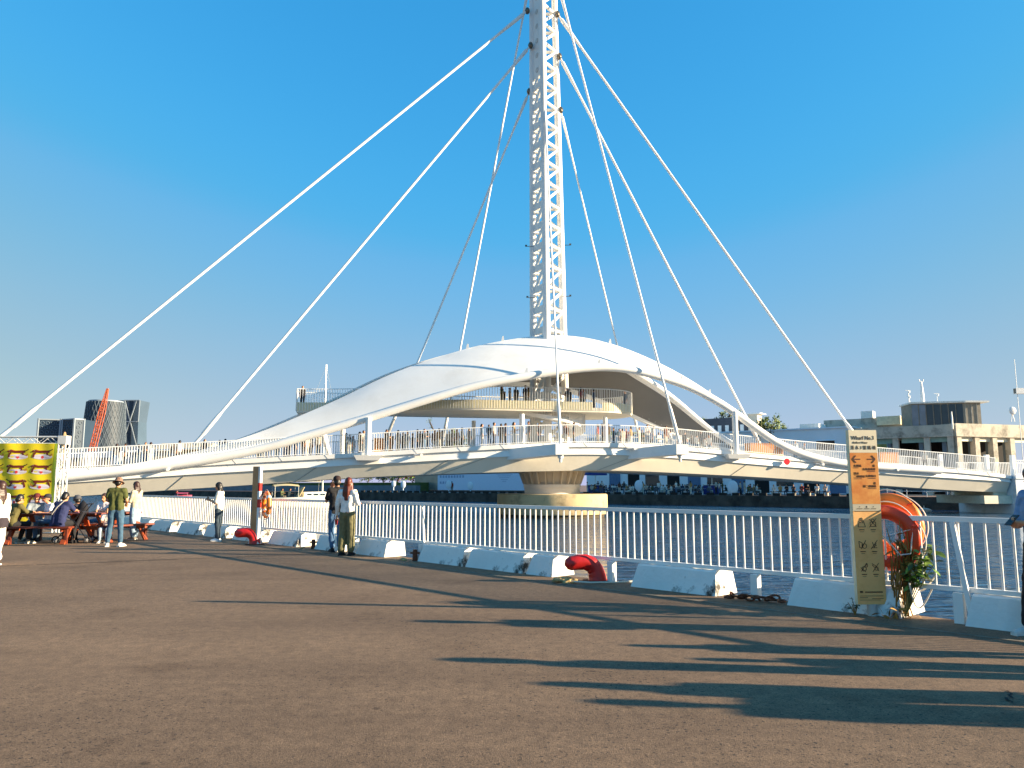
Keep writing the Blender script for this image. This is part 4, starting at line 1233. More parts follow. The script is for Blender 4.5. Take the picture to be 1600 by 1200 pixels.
        if kind == 'cap':
            mb = MB(); mb.loft([[c + rotm @ V3(q) for q in ((-.075, -.075, .045), (.075, -.075, .045), (.075, -.075, .035), (-.075, -.075, .035))], [c + rotm @ V3(q) for q in ((-.05, -.18, .025), (.05, -.18, .025), (.05, -.18, .017), (-.05, -.18, .017))]]); mb.build('visor', m, h_, False)
        if kind == 'helmet':
            for s in (-.05, 0, .05):
                mb = MB(); mb.tube([c + rotm @ V3((s, -.07, .135 if s == 0 else .12)), c + rotm @ V3((s, 0, .163 if s == 0 else .148)), c + rotm @ V3((s, .07, .13 if s == 0 else .115))], .012, 6); mb.build('vent', cloth('8c8f93'), h_, True)
    return root

def G(px, py): 
    p = ground(px, py); return (p.x, p.y, 0)
WEST = RAD(-90); NORTH = RAD(180)          # figures are modelled facing -y

# man in the olive shirt, seen from behind
PO = dict(STAND, elL=(.235, .02, 1.14), wrL=(.12, -.2, 1.08), elR=(-.245, .03, 1.13), wrR=(-.16, -.2, 1.05), knL=(.12, -.01, .5), anL=(.15, .03, .085), knR=(-.12, -.01, .5), anR=(-.15, .02, .085), head=(0, -.03, 1.57), look=(.1, -1, -.35), pnL=(0, 0, -1), pnR=(0, 0, -1), toeL=(.35, -1), toeR=(-.35, -1), curlL=.6, curlR=.6)
person('man in olive green shirt, blue jeans and bucket hat standing with his back turned', G(178, 854), NORTH + RAD(8), 1.68, PO, '4a4f22', '3b5a72', 'e8e6e0', HAIRB, 0, ('bucket', '8a6a58'), .62, .12, .02, girth=1.05)
# woman in pale jacket
PW = dict(STAND, elL=(.19, -.06, 1.12), wrL=(.07, -.27, 1.12), elR=(-.19, -.06, 1.12), wrR=(-.05, -.26, 1.1), head=(0, -.03, 1.57), look=(-.1, -1, -.35), pnL=(-.3, 0, -1), pnR=(.3, 0, -1), anL=(.09, .06, .085), anR=(-.09, -.06, .085), curlL=.8, curlR=.8)
person('woman in pale beige jacket and light wide jeans beside the man in the bucket hat', G(209, 843), WEST + RAD(-12), 1.60, PW, 'b5ac95', '8fa6bb', '8d7c6a', HAIRD, .23, None, 1.9, .75, .03)
# phone girl
PG = dict(STAND, elL=(.19, -.05, 1.10), wrL=(.05, -.27, 1.19), elR=(-.19, -.04, 1.10), wrR=(-.03, -.27, 1.17), head=(0, -.045, 1.565), look=(0, -1, -.45), pnL=(-.5, 0, .8), pnR=(.5, 0, .8), anL=(.08, .05, .085), anR=(-.08, -.04, .085), curlL=.9, curlR=.9)
pg = person('young woman in white tee and dark jeans looking at her phone by the railing', G(340, 846), WEST + RAD(4), 1.58, PG, 'e6ddcb', '33424f', 'dfe3e6', HAIRB, .18, None, .85, .35, .02)
PHONE = M('phone_black', '15161a', .25)
def phone(parent_root, loc, rot, label, k=1.0):
    mb = MB(); mb.box((0, 0, 0), (.075, .009, .155)); o = mb.build('phone', [PHONE], None)
    o.matrix_world = Matrix.Translation(parent_root.location) @ Matrix.Rotation(parent_root.rotation_euler.z, 4, 'Z') @ Matrix.Scale(k, 4) @ Matrix.Translation(V3(loc)) @ Matrix.Rotation(rot[0], 4, 'X') @ Matrix.Rotation(rot[2], 4, 'Z')
    return tag(o, label, 'phone')
phone(pg, (.01, -.355, 1.235), (RAD(-35), 0, 0), 'dark phone held by the young woman in the white tee', .93)
# couple at the railing
PM = dict(STAND, elL=(.21, -.1, 1.14), wrL=(.1, -.33, 1.2), elR=(-.21, -.1, 1.14), wrR=(-.1, -.33, 1.2), head=(0, -.03, 1.57), look=(-.2, -1, -.1), pnL=(0, 0, -1), pnR=(0, 0, -1), knL=(.1, -.03, .5), anL=(.1, .08, .085), anR=(-.1, -.02, .085))
person('man in black top, blue jeans and dark cap leaning on the railing', G(524, 862), NORTH + RAD(30), 1.70, PM, '16161a', '46688c', '17161a', HAIRB, 0, ('cap', '2c1a17'), .7, .15, .04)
PR = dict(STAND, elR=(-.245, .0, 1.13), wrR=(-.17, -.2, 1.14), elL=(.235, .02, 1.13), wrL=(.27, -.05, .87), head=(0, -.02, 1.575), look=(.3, -1, 0), pnR=(0, 0, -1), pnL=(-1, 0, 0), curlL=.9, anL=(.11, .03, .085), anR=(-.09, -.02, .085))
pr = person('auburn haired woman in white long sleeves and olive cargo trousers holding a red cup', G(541, 868), NORTH + RAD(-12), 1.66, PR, 'ece9e2', '6f6a48', '17161a', HAIRR, .36, None, 1.92, .62, -.03, girth=.96, slimtop=.95)
mw = Matrix.Translation(pr.location) @ Matrix.Rotation(pr.rotation_euler.z, 4, 'Z') @ Matrix.Scale(1.66 / 1.7, 4)
cu = thing('drink_cup', 'red drink cup with a clear top held at the auburn haired woman\'s side', 'cup', mw @ V3((.30, -.09, .66)))
mb = MB(); mb.tube([(0, 0, 0), (0, 0, .12)], [.028, .036], 14); mb.build('cup_body', M('cup_red', 'c23a33', .4), cu, True)
mb = MB(); mb.tube([(0, 0, .121), (0, 0, .17), (0, 0, .19)], [.036, .036, .02], 14); mb.build('lid', M('cup_lid', 'cdd4da', .3), cu, True)
# person at the right picture edge
PE = dict(STAND, elL=(.20, -.06, 1.10), wrL=(.06, -.27, 1.12), elR=(-.21, -.05, 1.09), wrR=(-.05, -.27, 1.09), head=(0, -.05, 1.565), look=(0, -1, -.5), pnL=(-.4, 0, .9), pnR=(.4, 0, .9), anL=(.08, .06, .085), knR=(-.10, -.08, .5), anR=(-.10, -.16, .085), curlL=.85, curlR=.85)
eg = ground(1642, 994)
pe = person('person in blue tee and black trousers with a phone at the right picture edge', (eg.x, eg.y, 0), WEST + RAD(14), 1.70, PE, '6f8fb4', '0f0f13', 'c9cbc6', HAIRB, .0, None, .78, .35, .06, vox=.011, girth=1.03)
phone(pe, (.0, -.36, 1.15), (RAD(-50), 0, 0), 'phone in the hands of the person at the picture edge')
# woman cut by the left picture edge
lg = ground(-9, 882)
PLW = dict(STAND, elL=(.20, .04, 1.11), wrL=(.2, .0, .9), anL=(.09, .14, .11), knL=(.09, 0, .5), anR=(-.08, -.12, .085))
person('long haired woman in white top and white trousers at the left picture edge', (lg.x, lg.y, 0), WEST + RAD(-10), 1.58, PLW, 'e9e0cf', 'efeae0', '4a3a2c', HAIRD, .34, None, 1.9, .8, .0)
mb = MB(); 
ja = [(lg.x + .155 * math.cos(a), lg.y + .135 * math.sin(a)) for a in [2 * math.pi * i / 20 for i in range(20)]]
mb.loft([[(x + (x - lg.x) * s, y + (y - lg.y) * s, z) for x, y in ja] for z, s in ((.70, .12), (.76, .16), (.84, .1), (.88, .02))]); o = mb.build('tied_jacket', cloth('332b33'), None, True); tag(o, 'dark jacket tied round the waist of the woman in white', 'jacket')

# people standing just outside the picture whose long shadows cross the asphalt
for i, (x, y, h, cols, l) in enumerate(((5.85, 6.05, 1.7, ('3b4a5a', '22262c'), 'slate blue top and dark trousers'), (6.5, 5.25, 1.66, ('b9a58a', '39465a'), 'tan top and blue grey trousers'), (7.15, 4.72, 1.74, ('7a2f2f', '23242a'), 'dark red top and black trousers'), (5.95, 6.85, 1.28, ('d8c24a', '46688c'), 'yellow top and jeans, a child'), (6.6, 6.25, 1.32, ('4c6b4a', '6b5b4a'), 'green top and brown trousers, a child'))):
    person('bystander outside the picture in ' + l, (x, y, 0), RAD(200 + 25 * i), h, STAND, cols[0], cols[1], '17161a', HAIRB, .12 * (i % 2), None, .7, .2, vox=.016, group='bystanders outside the picture')

# ------------------------------------------------------------------ picnic tables with the seated group
PIC = M('picnic_brown', '6e2f1c', .55, .25, 5, .2, 30, dirt='4a1e12', dscale=4); PICO = M('picnic_orange', '96431f', .55, .2, 5)
def picnic(loc, rz, label, L_=1.75):
    o = thing('picnic_table', label, 'picnic table', loc, rz, 'brown picnic tables')
    for i in range(5):
        mb = MB(); mb.box((0, -.3 + i * .15, .74), (L_, .14, .045)); mb.build('top_plank', PIC, o)
    for s in (-1, 1):
        for j in (0, 1):
            mb = MB(); mb.box((0, s * (.66 + j * .15), .43), (L_, .14, .045)); mb.build('seat_plank', PIC, o)
        for x in (-L_ / 2 + .18, L_ / 2 - .18):
            mb = MB(); mb.bar((x, s * .78, .0), (x, s * .25, .715), .05, .12, (1, 0, 0)); mb.build('leg', PICO, o)
            mb = MB(); mb.bar((x + .05, s * .70, .0), (x + .05, s * .70, .405), .06, .06, (1, 0, 0)); mb.build('seat_leg', PIC, o)
    for x in (-L_ / 2 + .18, L_ / 2 - .18):
        mb = MB(); mb.bar((x - .05, -.8, .37), (x - .05, .8, .37), .05, .1); mb.build('cross_beam', PICO, o)
        mb = MB(); mb.bar((x - .05, -.33, .69), (x - .05, .33, .69), .05, .06); mb.build('top_beam', PICO, o)
    return o
ta = ground(62, 850); tb = ground(150, 846)
TA = (ta.x - .05, ta.y + .55); TB = (tb.x + .1, tb.y + .4)
picnic((TA[0], TA[1], 0), RAD(3), 'long brown picnic table with the seated group in front of the yellow banner')
picnic((TB[0], TB[1], 0), RAD(68), 'second brown picnic table behind the man in the bucket hat', 1.5)
def seated(label, x, y, rz, H, **k):
    a = dict(hair=HAIRB, shoes='17161a'); pose = k.pop('pose', SEAT); a.update(k)
    return person(label, (x, y, 0), rz, H, pose, a.pop('top'), a.pop('bottom'), a.pop('shoes'), a.pop('hair'), vox=.014, **a)
BACK = dict(SEAT, pelvis=(0, .02, .52), waist=(0, .0, .68), chest=(0, -.06, .86), neck=(0, -.12, 1.02), head=(0, -.18, 1.145), shL=(.165, -.1, .985), shR=(-.165, -.1, .985), elL=(.2, -.26, .82), wrL=(.1, -.45, .82), elR=(-.2, -.26, .82), wrR=(-.1, -.45, .82), look=(0, -1, -.4))
seated('seated person in olive jacket and black trousers at the long picnic table', TA[0] - .62, TA[1] - .72, NORTH + RAD(-28), 1.68, pose=dict(BACK, anL=(.12, -.30, .085)), top='565028', bottom='121215', shoes='8f8c80', sleeve=1.9)
seated('seated person in navy shirt with a crossbody strap, back turned on the near bench', TA[0] + .58, TA[1] - .70, NORTH + RAD(-8), 1.76, pose=BACK, top='1f2750', bottom='17171c', sleeve=.8, hem=.03, girth=1.08)
seated('seated person in grey shirt and dark red cap across the long picnic table', TA[0] - .92, TA[1] + .78, RAD(25), 1.66, pose=SEAT, top='8b959b', bottom='4d5a66', hat=('cap', '5a1c1a'))
seated('seated person in white shirt and dark cap across the long picnic table', TA[0] - .58, TA[1] + .80, RAD(-30), 1.64, pose=SEAT, top='dfe2ea', bottom='55708c', hat=('cap', '2b2a30'))
seated('seated person in a grey bicycle helmet wearing a black backpack', TB[0] - .80, TB[1] - .05, RAD(-68) + NORTH + RAD(120), 1.6, pose=BACK, top='20202a', bottom='17171c', hat=('helmet', '4a4c52'))
seated('seated dark haired person in pale pink white shirt facing the camera', TB[0] - .62, TB[1] + .95, RAD(-5), 1.66, pose=dict(SEAT, look=(0, -1, -.3)), top='ece0e0', bottom='55708c', hair=HAIRD)
seated('small child in white sitting behind the man in the bucket hat', TB[0] + .35, TB[1] - .72, RAD(10), 1.2, pose=SEAT, top='e6ddd0', bottom='8fa0ac', shoes='c9cbc6')
# strap, backpack, tote bag, stroller
nx, ny = TA[0] + .58, TA[1] - .70
mb = MB(); mb.tube([(nx + .17, ny - .12, 1.10), (nx + .02, ny - .135, .95), (nx - .12, ny - .10, .78), (nx - .2, ny + .02, .66)], .014, 6); o = mb.build('crossbody_strap', cloth('c9c4ba'), None, True); tag(o, 'pale crossbody strap over the navy shirt', 'strap')
bx, by = TB[0] - .62, TB[1] - .22
bk = thing('backpack', 'black backpack with a round pink badge on the helmeted person', 'backpack', (bx, by, .52), RAD(-14))
mb = MB(); mb.ell((0, 0, .27), (.17, .12, .27), 16, 12); mb.build('bag_body', cloth('14131a'), bk, 'all')
mb = MB(); mb.ell((0, -.10, .2), (.13, .06, .13), 14, 10); mb.build('pocket', cloth('1d1b24'), bk, 'all')
mb = MB(); mb.cyl((-.02, -.155, .24), (-.02, -.168, .24), .06, .06, 14); mb.build('badge', cloth('d98a94'), bk)
mb = MB(); mb.tube([(-.05, 0, .52), (0, 0, .57), (.05, 0, .52)], .012, 6); mb.build('haul_loop', cloth('14131a'), bk, True)
tx, ty = TA[0] - .58, TA[1] - .95
tt = thing('tote_bag', 'white patterned tote bag standing at the end of the near picnic bench', 'bag', (tx - .12, ty + .02, .455), RAD(10))
TOTE = M('tote_print', 'e8dfd0', .85, .05, 9, dirt='c25a3a', dscale=26, dlo=.56, dhi=.6)
mb = MB(); mb.loft([[(-.12, -.06, 0), (.12, -.06, 0), (.12, .06, 0), (-.12, .06, 0)], [(-.14, -.07, .12), (.14, -.07, .12), (.14, .07, .12), (-.14, .07, .12)], [(-.135, -.05, .26), (.135, -.05, .26), (.135, .05, .26), (-.135, .05, .26)]]); mb.build('bag_body', TOTE, tt)
for s in (-1, 1):
    mb = MB(); mb.tube([(-.07, s * .05, .255), (-.05, s * .05, .36), (.05, s * .05, .36), (.07, s * .05, .255)], .01, 6); mb.build('handle', cloth('b9654a'), tt, True)
mb = MB(); mb.tube([(.0, 0, .2), (.02, 0, .42)], .03, 10); mb.build('bottle', cloth('e7e4de'), tt, True)
mb = MB(); mb.tube([(.05, .02, .2), (.12, .02, .44)], [.03, .035], 10); mb.build('blue_pack', cloth('3a7fc0'), tt, True)
mb = MB(); mb.tube([(-.08, .0, .2), (-.09, 0, .36)], [.05, .045], 10); mb.build('yellow_pack', cloth('d6b24a'), tt, True)
sr = thing('stroller', 'folding black stroller with small double wheels between the picnic tables', 'stroller', (TA[0] + .70, TA[1] - .25, 0), RAD(12))
wheel = []
for x, y in ((-.32, -.2), (-.32, .2), (.42, -.2), (.42, .2)):
    n = 20; R_ = .085 if x < 0 else .075; rings = []
    for i in range(n + 1):
        a = 2 * math.pi * i / n
        rings.append([((R_ + .016 * math.cos(b)) * math.cos(a), .02 * math.sin(b), (R_ + .016 * math.cos(b)) * math.sin(a)) for b in [2 * math.pi * j / 8 for j in range(8)]])
    mb = MB(); mb.loft(rings, True, False); w_ = mb.build('wheel', cloth('17161a'), sr, True, loc=(x, y, R_ + .018))
    mb = MB(); mb.cyl((0, -.02, 0), (0, .02, 0), .025, .025, 10)
    for i in range(5):
        a = 2 * math.pi * i / 5; mb.bar((0, 0, 0), (R_ * math.cos(a), 0, R_ * math.sin(a)), .012, .02)
    mb.build('hub', cloth('9a9a9a'), w_)
FRM = M('stroller_frame', '22232a', .35, .1, metal=.4)
for y in (-.2, .2):
    mb = MB(); mb.tube([(-.32, y, .1), (.0, y, .5), (.26, y, .85), (.36, y, 1.0)], .013, 8); mb.build('frame_tube', FRM, sr, True)
    mb = MB(); mb.tube([(.42, y, .09), (.1, y, .55), (-.12, y, .72)], .012, 8); mb.build('frame_tube', FRM, sr, True)
mb = MB(); mb.tube([(.36, -.2, 1.0), (.42, -.1, 1.02), (.42, .1, 1.02), (.36, .2, 1.0)], .016, 8); mb.build('handlebar', FRM, sr, True)
mb = MB(); mb.loft([[(-.22, -.17, .42), (-.22, .17, .42), (-.22, .17, .37), (-.22, -.17, .37)], [(.08, -.17, .40), (.08, .17, .40), (.08, .17, .35), (.08, -.17, .35)], [(.24, -.17, .82), (.24, .17, .82), (.28, .17, .80), (.28, -.17, .80)]]); mb.build('seat', cloth('1d1b24'), sr)

# ------------------------------------------------------------------ yellow banner on a truss frame
BY = 24.6; BSC = BY / 22.3
bz_top = at(50, 693, BY).z; bz_bot = .35
bxr = at(91, 700, BY).x; bxl = bxr - 4.4
TRUSS = M('truss_white', 'dcdcd8', .4, .06)
fr = thing('truss_frame', 'white box truss frame that holds the yellow banner', 'truss', (bxr + .12, BY + .1, 0))
def truss(a, b, w, parent, step=.28):
    a = V3(a); b = V3(b); d = (b - a).normalized(); L_ = (b - a).length
    x = V3((0, 1, 0)) if abs(d.y) < .5 else V3((1, 0, 0)); y = d.cross(x).normalized()
    cs = [(x * sx + y * sy) * w / 2 for sx, sy in ((1, 1), (1, -1), (-1, -1), (-1, 1))]
    for c in cs:
        mb = MB(); mb.cyl(a + c, b + c, .024, .024, 8); mb.build('chord', TRUSS, parent, True)
    n = int(L_ / step); mb = MB()
    for i in range(n):
        p0 = a + d * L_ * i / n; p1 = a + d * L_ * (i + 1) / n
        for j in range(4):
            c, e = cs[j], cs[(j + 1) % 4]
            mb.cyl(p0 + (c if i % 2 else e), p1 + (e if i % 2 else c), .010, .010, 5)
    mb.build('lacing', TRUSS, parent, True, 'stuff')
ztt = at(50, 682, BY).z
truss((0, 0, 0), (0, 0, ztt), .22, fr); truss((-.12, 0, ztt - .12), (-4.6, 0, ztt - .12), .22, fr); truss((-4.7, 0, 0), (-4.7, 0, ztt), .22, fr)
mb = MB(); mb.box((0, 0, ztt - .11), (.27, .27, .27)); mb.build('corner_block', TRUSS, fr)
mb = MB(); mb.span(-.35, .35, -.35, .35, 0.004, .02); mb.build('base_plate', STEEL, fr)
bn = thing('yellow_banner', 'yellow banner printed with rows of brown dogs, hearts and balls on white ovals', 'banner', (bxr, BY - .06, 0))
def bwave(x, z): return .016 * math.sin(x * 3.1 + z * 1.1) + .010 * math.sin(x * 9 + 2.2 * z) + .02 * math.sin(5 * x + 1) * max(0, (z - bz_top + .6)) 
BANN = M('banner_yellow', 'ead21a', .55, .06, 1.2, dirt='c9c51f', dscale=1.1, dlo=.5, dhi=.8)
nx_, nz_ = 60, 30
mb = MB(); vs = [(-4.4 * i / nx_, bwave(-4.4 * i / nx_, bz_bot + (bz_top - bz_bot) * j / nz_), bz_bot + (bz_top - bz_bot) * j / nz_) for i in range(nx_ + 1) for j in range(nz_ + 1)]
fs = [(i * (nz_ + 1) + j, (i + 1) * (nz_ + 1) + j, (i + 1) * (nz_ + 1) + j + 1, i * (nz_ + 1) + j + 1) for i in range(nx_) for j in range(nz_)]
mb.add(vs, fs); mb.build('cloth_sheet', BANN, bn, 'all')
mb = MB(); vs = [(q, bwave(q, z) - .002, z) for q in (-.075, -.001) for z in [bz_bot + (bz_top - bz_bot) * j / 20 for j in range(21)]]
mb.add(vs, [(j, 21 + j, 22 + j, j + 1) for j in range(20)]); mb.build('green_edge', M('banner_green', '9db32a', .6), bn, 'all')
BRN = M('print_brown', '6f2410', .6, .1); WHT = M('print_lilac', 'd9cfd6', .6, .05); REDP = M('print_red', 'd23c3a', .6); DKP = M('print_dark', '2a1a10', .6); TANP = M('print_tan', 'c9862a', .6)
def motif(cx, cz, flip, ball):
    mb = MB()
    def poly(pts, off, mi, closed=True):
        mb.m = mi; c = (sum(p[0] for p in pts) / len(pts), sum(p[1] for p in pts) / len(pts))
        def V_(p):
            x = cx + (p[0] if not flip else -p[0]) * BSC; z = cz + p[1] * BSC; return (x, bwave(x, z) - .006 - off, z)
        vs = [V_(c)] + [V_(p) for p in pts]; n = len(pts)
        mb.add(vs, [(0, i + 1, (i + 1) % n + 1) for i in range(n)])
    def stroke(pts, w, off, mi):
        mb.m = mi
        for a, b in zip(pts[:-1], pts[1:]):
            d = V3((b[0] - a[0], b[1] - a[1], 0)); 
            if d.length < 1e-6: continue
            d.normalize(); n = V3((-d.y, d.x, 0)) * w
            q = [(a[0] - n.x, a[1] - n.y), (b[0] - n.x, b[1] - n.y), (b[0] + n.x, b[1] + n.y), (a[0] + n.x, a[1] + n.y)]
            poly(q, off, mi)
    poly([(.29 * math.cos(a), -.10 + .075 * math.sin(a)) for a in [2 * math.pi * i / 24 for i in range(24)]], 0, 1)
    stroke([(-.2, .075), (-.1, .045), (.1, .05), (.2, .045)], .034, .002, 0)                       # back and belly
    stroke([(-.17, .065), (-.22, .085), (-.27, .055), (-.3, .04)], .026, .003, 0)                   # head
    stroke([(-.2, .03), (-.245, -.03), (-.26, -.12)], .028, .0025, 0)                              # fore leg
    stroke([(.13, .04), (.12, -.03), (.16, -.075), (.22, -.075)], .030, .0025, 0); stroke([(.2, -.075), (.25, -.06), (.27, -.01)], .022, .003, 4)
    stroke([(.17, .065), (.22, .075), (.29, .12)], .012, .0035, 3); stroke([(-.2, .11), (-.12, .085)], .01, .004, 4)
    poly([(-.235 + .008 * math.cos(a), .085 + .008 * math.sin(a)) for a in [2 * math.pi * i / 8 for i in range(8)]], .0045, 1)
    if ball: poly([(-.0 + .042 * math.cos(a), -.11 + .042 * math.sin(a)) for a in [2 * math.pi * i / 16 for i in range(16)]], .003, 2)
    else: poly([(.05 * math.sin(t) ** 3, -.115 + .0028 * (13 * math.cos(t) - 5 * math.cos(2 * t) - 2 * math.cos(3 * t) - math.cos(4 * t))) for t in [2 * math.pi * i / 24 for i in range(24)]], .003, 2)
    mb.build('printed_motif', [BRN, WHT, REDP, DKP, TANP], bn)
for c in range(6):
    for r in range(6):
        cx = at(69, 700, BY).x - bxr - c * .0313 * BY; cz = at(50, 708.5, BY).z - r * .0192 * BY
        if cz > bz_bot + .2: motif(cx, cz, r % 3 == 2, (r + c) % 2 == 0)
for i in range(5):
    mb = MB(); x = -.3 - i * 1.0; mb.cyl((x, 0, bz_top - .02), (x, .08, ztt - .22), .012, .012, 6); mb.build('tie', SLOT, bn)
# ------------------------------------------------------------------ small figures for the bridge and the far quay
def tiny(seed, sit=False):
    """small low-detail figure: one mesh, its colours by material"""
    rnd = random.Random(seed)
    tops = {'26282e': 'charcoal', '3b3b40': 'dark grey', 'd8d4cc': 'off white', 'b9b2a4': 'pale beige', '6a3f2e': 'brown', '8c2f28': 'dark red', '2d3c5c': 'navy', '7d8a94': 'blue grey', 'b98d50': 'tan', '1b1b20': 'black', '4f5a3a': 'olive', 'e6e0d6': 'cream white'}
    tk = list(tops)[(seed % 100) % 12 if seed < 300 else (seed * 5) % 12]
    bots = ['1c1e24', '2f3c50', '54708c', '15151a', '6d675a', 'c8c2b4']
    mats = [SKIN if rnd.random() < .6 else SKIN2, rnd.choice((HAIRB, HAIRB, HAIRD)), cloth(tk), cloth(rnd.choice(bots)), cloth('17161a')]
    P = SEAT if sit else STAND
    g = {q: V3(v) for q, v in P.items() if isinstance(v, tuple) and len(v) == 3}
    if not sit:
        if rnd.random() < .5:
            g['elL'] = V3((.2, -.08, 1.12)); g['wrL'] = V3((.06, -.26, 1.15)); g['elR'] = V3((-.2, -.08, 1.12)); g['wrR'] = V3((-.05, -.25, 1.12))
        st = rnd.uniform(-.16, .16); g['anL'].y += st; g['anR'].y -= st
    mb = MB(); mb.m = 0
    mb.ell(g['head'], (.075, .092, .115), 8, 6); mb.cap(g['neck'] - V3((0, 0, .03)), g['head'], .05, .05, 6)
    for c in 'LR': mb.cap(lerp(g['el' + c], g['wr' + c], .3), g['wr' + c], .035, .028, 6); mb.ell(g['wr' + c] + (g['wr' + c] - g['el' + c]).normalized() * .07, (.03, .05, .04), 6, 5)
    mb.m = 1; mb.ell(g['head'] + V3((0, .025, .03)), (.086, .095, .105), 8, 6)
    if rnd.random() < .45: mb.cap(g['head'] + V3((0, .07, 0)), g['head'] + V3((0, .10, -.24)), .07, .05, 6)
    mb.m = 2; mb.cap(g['shL'], g['shR'], .072, .072, 7); 
    for s in (-1, 1): mb.chain([g['chest'] + V3((s * .07, 0, 0)), g['pelvis'] + V3((s * .07, 0, 0))], [.11, .11], 7)
    for c in 'LR': mb.cap(g['sh' + c], g['el' + c], .065, .05, 6)
    mb.m = 3
    for c in 'LR': mb.chain([g['hi' + c], g['kn' + c], g['an' + c]], [.1, .07, .055], 6)
    mb.m = 4
    for c in 'LR': mb.cap(g['an' + c] - V3((0, 0, .03)), g['an' + c] + V3((0, -.14, -.045)), .045, .035, 6)
    me = mb.mesh('person', mats, 'all'); me['top'] = tops[tk]; return me
TS = [tiny(100 + i) for i in range(16)]; TQ = [tiny(300 + i, True) for i in range(12)]
def small_person(me, loc, rz, H, label, group):
    o = inst(me, 'person', None, loc, (0, 0, rz)); k = H / 1.7; o.scale = (k, k, k)
    if ' visitor' in ' ' + label: label = label.replace('visitor', 'visitor in ' + me['top'], 1)
    return tag(o, label, 'person', group)
rnd = random.Random(21)
BG = 'visitors on the bridge deck'
def on_deck(px, v, label, rz=None, H=None):
    s = hit(px, 690, lambda q: v)[0]
    small_person(rnd.choice(TS), W(s, v, zdeck(s) - .06), rnd.uniform(0, 6.28) if rz is None else rz, H or rnd.uniform(1.56, 1.76), label, BG)
LB = {0: 'visitor on the left arm of the bridge deck', 1: 'visitor on the bridge deck under the left half of the canopy', 2: 'visitor on the bridge deck in front of the mast and spiral ramp', 3: 'visitor on the bridge deck right of the mast under the rear shell', 4: 'visitor on the right arm of the bridge deck beyond the canopy tail'}
for px in (183, 197, 217, 228, 236, 272, 281, 320): on_deck(px, rnd.uniform(-1.6, -.3), LB[0])
for px in (343, 352): on_deck(px, -1.2, LB[0])
for px in (404, 425, 446, 462, 474, 486, 497, 546, 552, 562, 568, 604, 622, 630, 636, 652, 657, 663, 679, 686, 701, 714, 722, 733): on_deck(px, rnd.uniform(-3.2, 1.5), LB[1])
for px in (410, 418, 433, 452, 480, 541, 573, 611, 645, 668, 691, 707): on_deck(px, rnd.uniform(-2.5, 2.5), LB[1])
for px in (959, 973, 1004, 1016, 1030, 1048, 1062, 1089, 1102): on_deck(px, rnd.uniform(-2.5, 2.5), LB[3])
for px in (753, 764, 772, 783, 790, 803, 826, 842, 884, 897): on_deck(px, rnd.uniform(-4.4, -3.3), LB[2])
for px in (934, 941, 951, 968, 978, 986, 999, 1012, 1022, 1041, 1070, 1081, 1096, 1108): on_deck(px, rnd.uniform(-3.6, 2.2), LB[3])
for px in (1242, 1256, 1443): on_deck(px, rnd.uniform(-1.5, 1), LB[4])
s = hit(472, 640, lambda q: 1.6)[0]
small_person(TS[9], W(s, 1.5, GZ - .35), RAD(30), 1.72, 'visitor standing at the far left end of the upper gallery', 'visitors on the upper gallery')
for px in (783, 789, 799, 805, 820, 826, 884, 893, 905, 916, 931): 
    s = hit(px, 630, lambda q: -2.2)[0]
    small_person(rnd.choice(TS), W(s, -2.2 + rnd.uniform(-.5, 1), GZ - .35), rnd.uniform(0, 6.28), rnd.uniform(1.55, 1.72), 'visitor on the upper gallery behind its slatted railing', 'visitors on the upper gallery')
s = hit(986, 630, lambda q: -.6)[0]
small_person(TS[9], W(s - .5, -.6, GZ - .35), RAD(-60), 1.75, 'visitor in dark clothes at the rounded right end of the upper gallery', 'visitors on the upper gallery')

# ------------------------------------------------------------------ far quay buildings
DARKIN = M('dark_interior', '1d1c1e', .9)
PLAST = M('plaster_white', 'e3eaf1', .8, .05, .3, dirt='cdd6df', dscale=.25, dlo=.5, dhi=.9)
OLDC = M('old_concrete', 'bdb6a6', .9, .15, .5, .3, 8, dirt='5d584f', dscale=.8, dlo=.48, dhi=.75)
GREENG = M('teal_trim', '7fa6a0', .5, .1)
GLASS = M('dark_glass', '2a3a40', .12, .1, 2)
def fpix(px, py, n):
    """t along the far quay and height z for a pixel, at n metres inland"""
    p0 = far(0, n); return on_line(px, py, (p0.x, p0.y), (FQ.x, FQ.y))
FROT = math.atan2(FQ.y, FQ.x)
def far_thing(name, label, cat, t, n, group=None):
    return thing(name, label, cat, far(t, n, FZ), FROT, group)      # local x runs along the quay to the left, local -y... inland is -y
# in this frame: +x = along FQ (away to the left), and inland is local -y (rotated): check sign once
_loc = Matrix.Rotation(-FROT, 3, 'Z') @ FN
INL = 1 if _loc.y > 0 else -1
def fbox(mb, x0, x1, d0, d1, z0, z1): return mb.span(x0, x1, INL * d0, INL * d1, z0, z1)

# long pale warehouse behind the crowd
n1 = 13.0
tR, zt_ = fpix(1331, 668, n1); tL, zl_ = fpix(916, 700, n1)
hW = zt_ - FZ
wh = far_thing('pale_warehouse', 'long pale blue white warehouse behind the crowd on the far quay', 'building', tR, n1)
L_ = tL - tR
def win(parent, x0, x1, z0, z1, d=.0, mat=None, frame=None, name='window'):
    mb = MB(); fbox(mb, x0, x1, d - .06, d - .02, z0, z1); w_ = mb.build(name, mat or DARKIN, parent)
    mb = MB()
    for a, b, c, e in ((x0 - .08, x1 + .08, z1, z1 + .1), (x0 - .08, x1 + .08, z0 - .1, z0), (x0 - .08, x0, z0, z1), (x1, x1 + .08, z0, z1)): fbox(mb, a, b, d - .12, d - .01, c, e)
    mb.build('frame', frame or PLAST, w_)
    return w_
mb = MB(); fbox(mb, 0, L_, 0, 14, 0, hW); mb.build('wall', PLAST, wh)
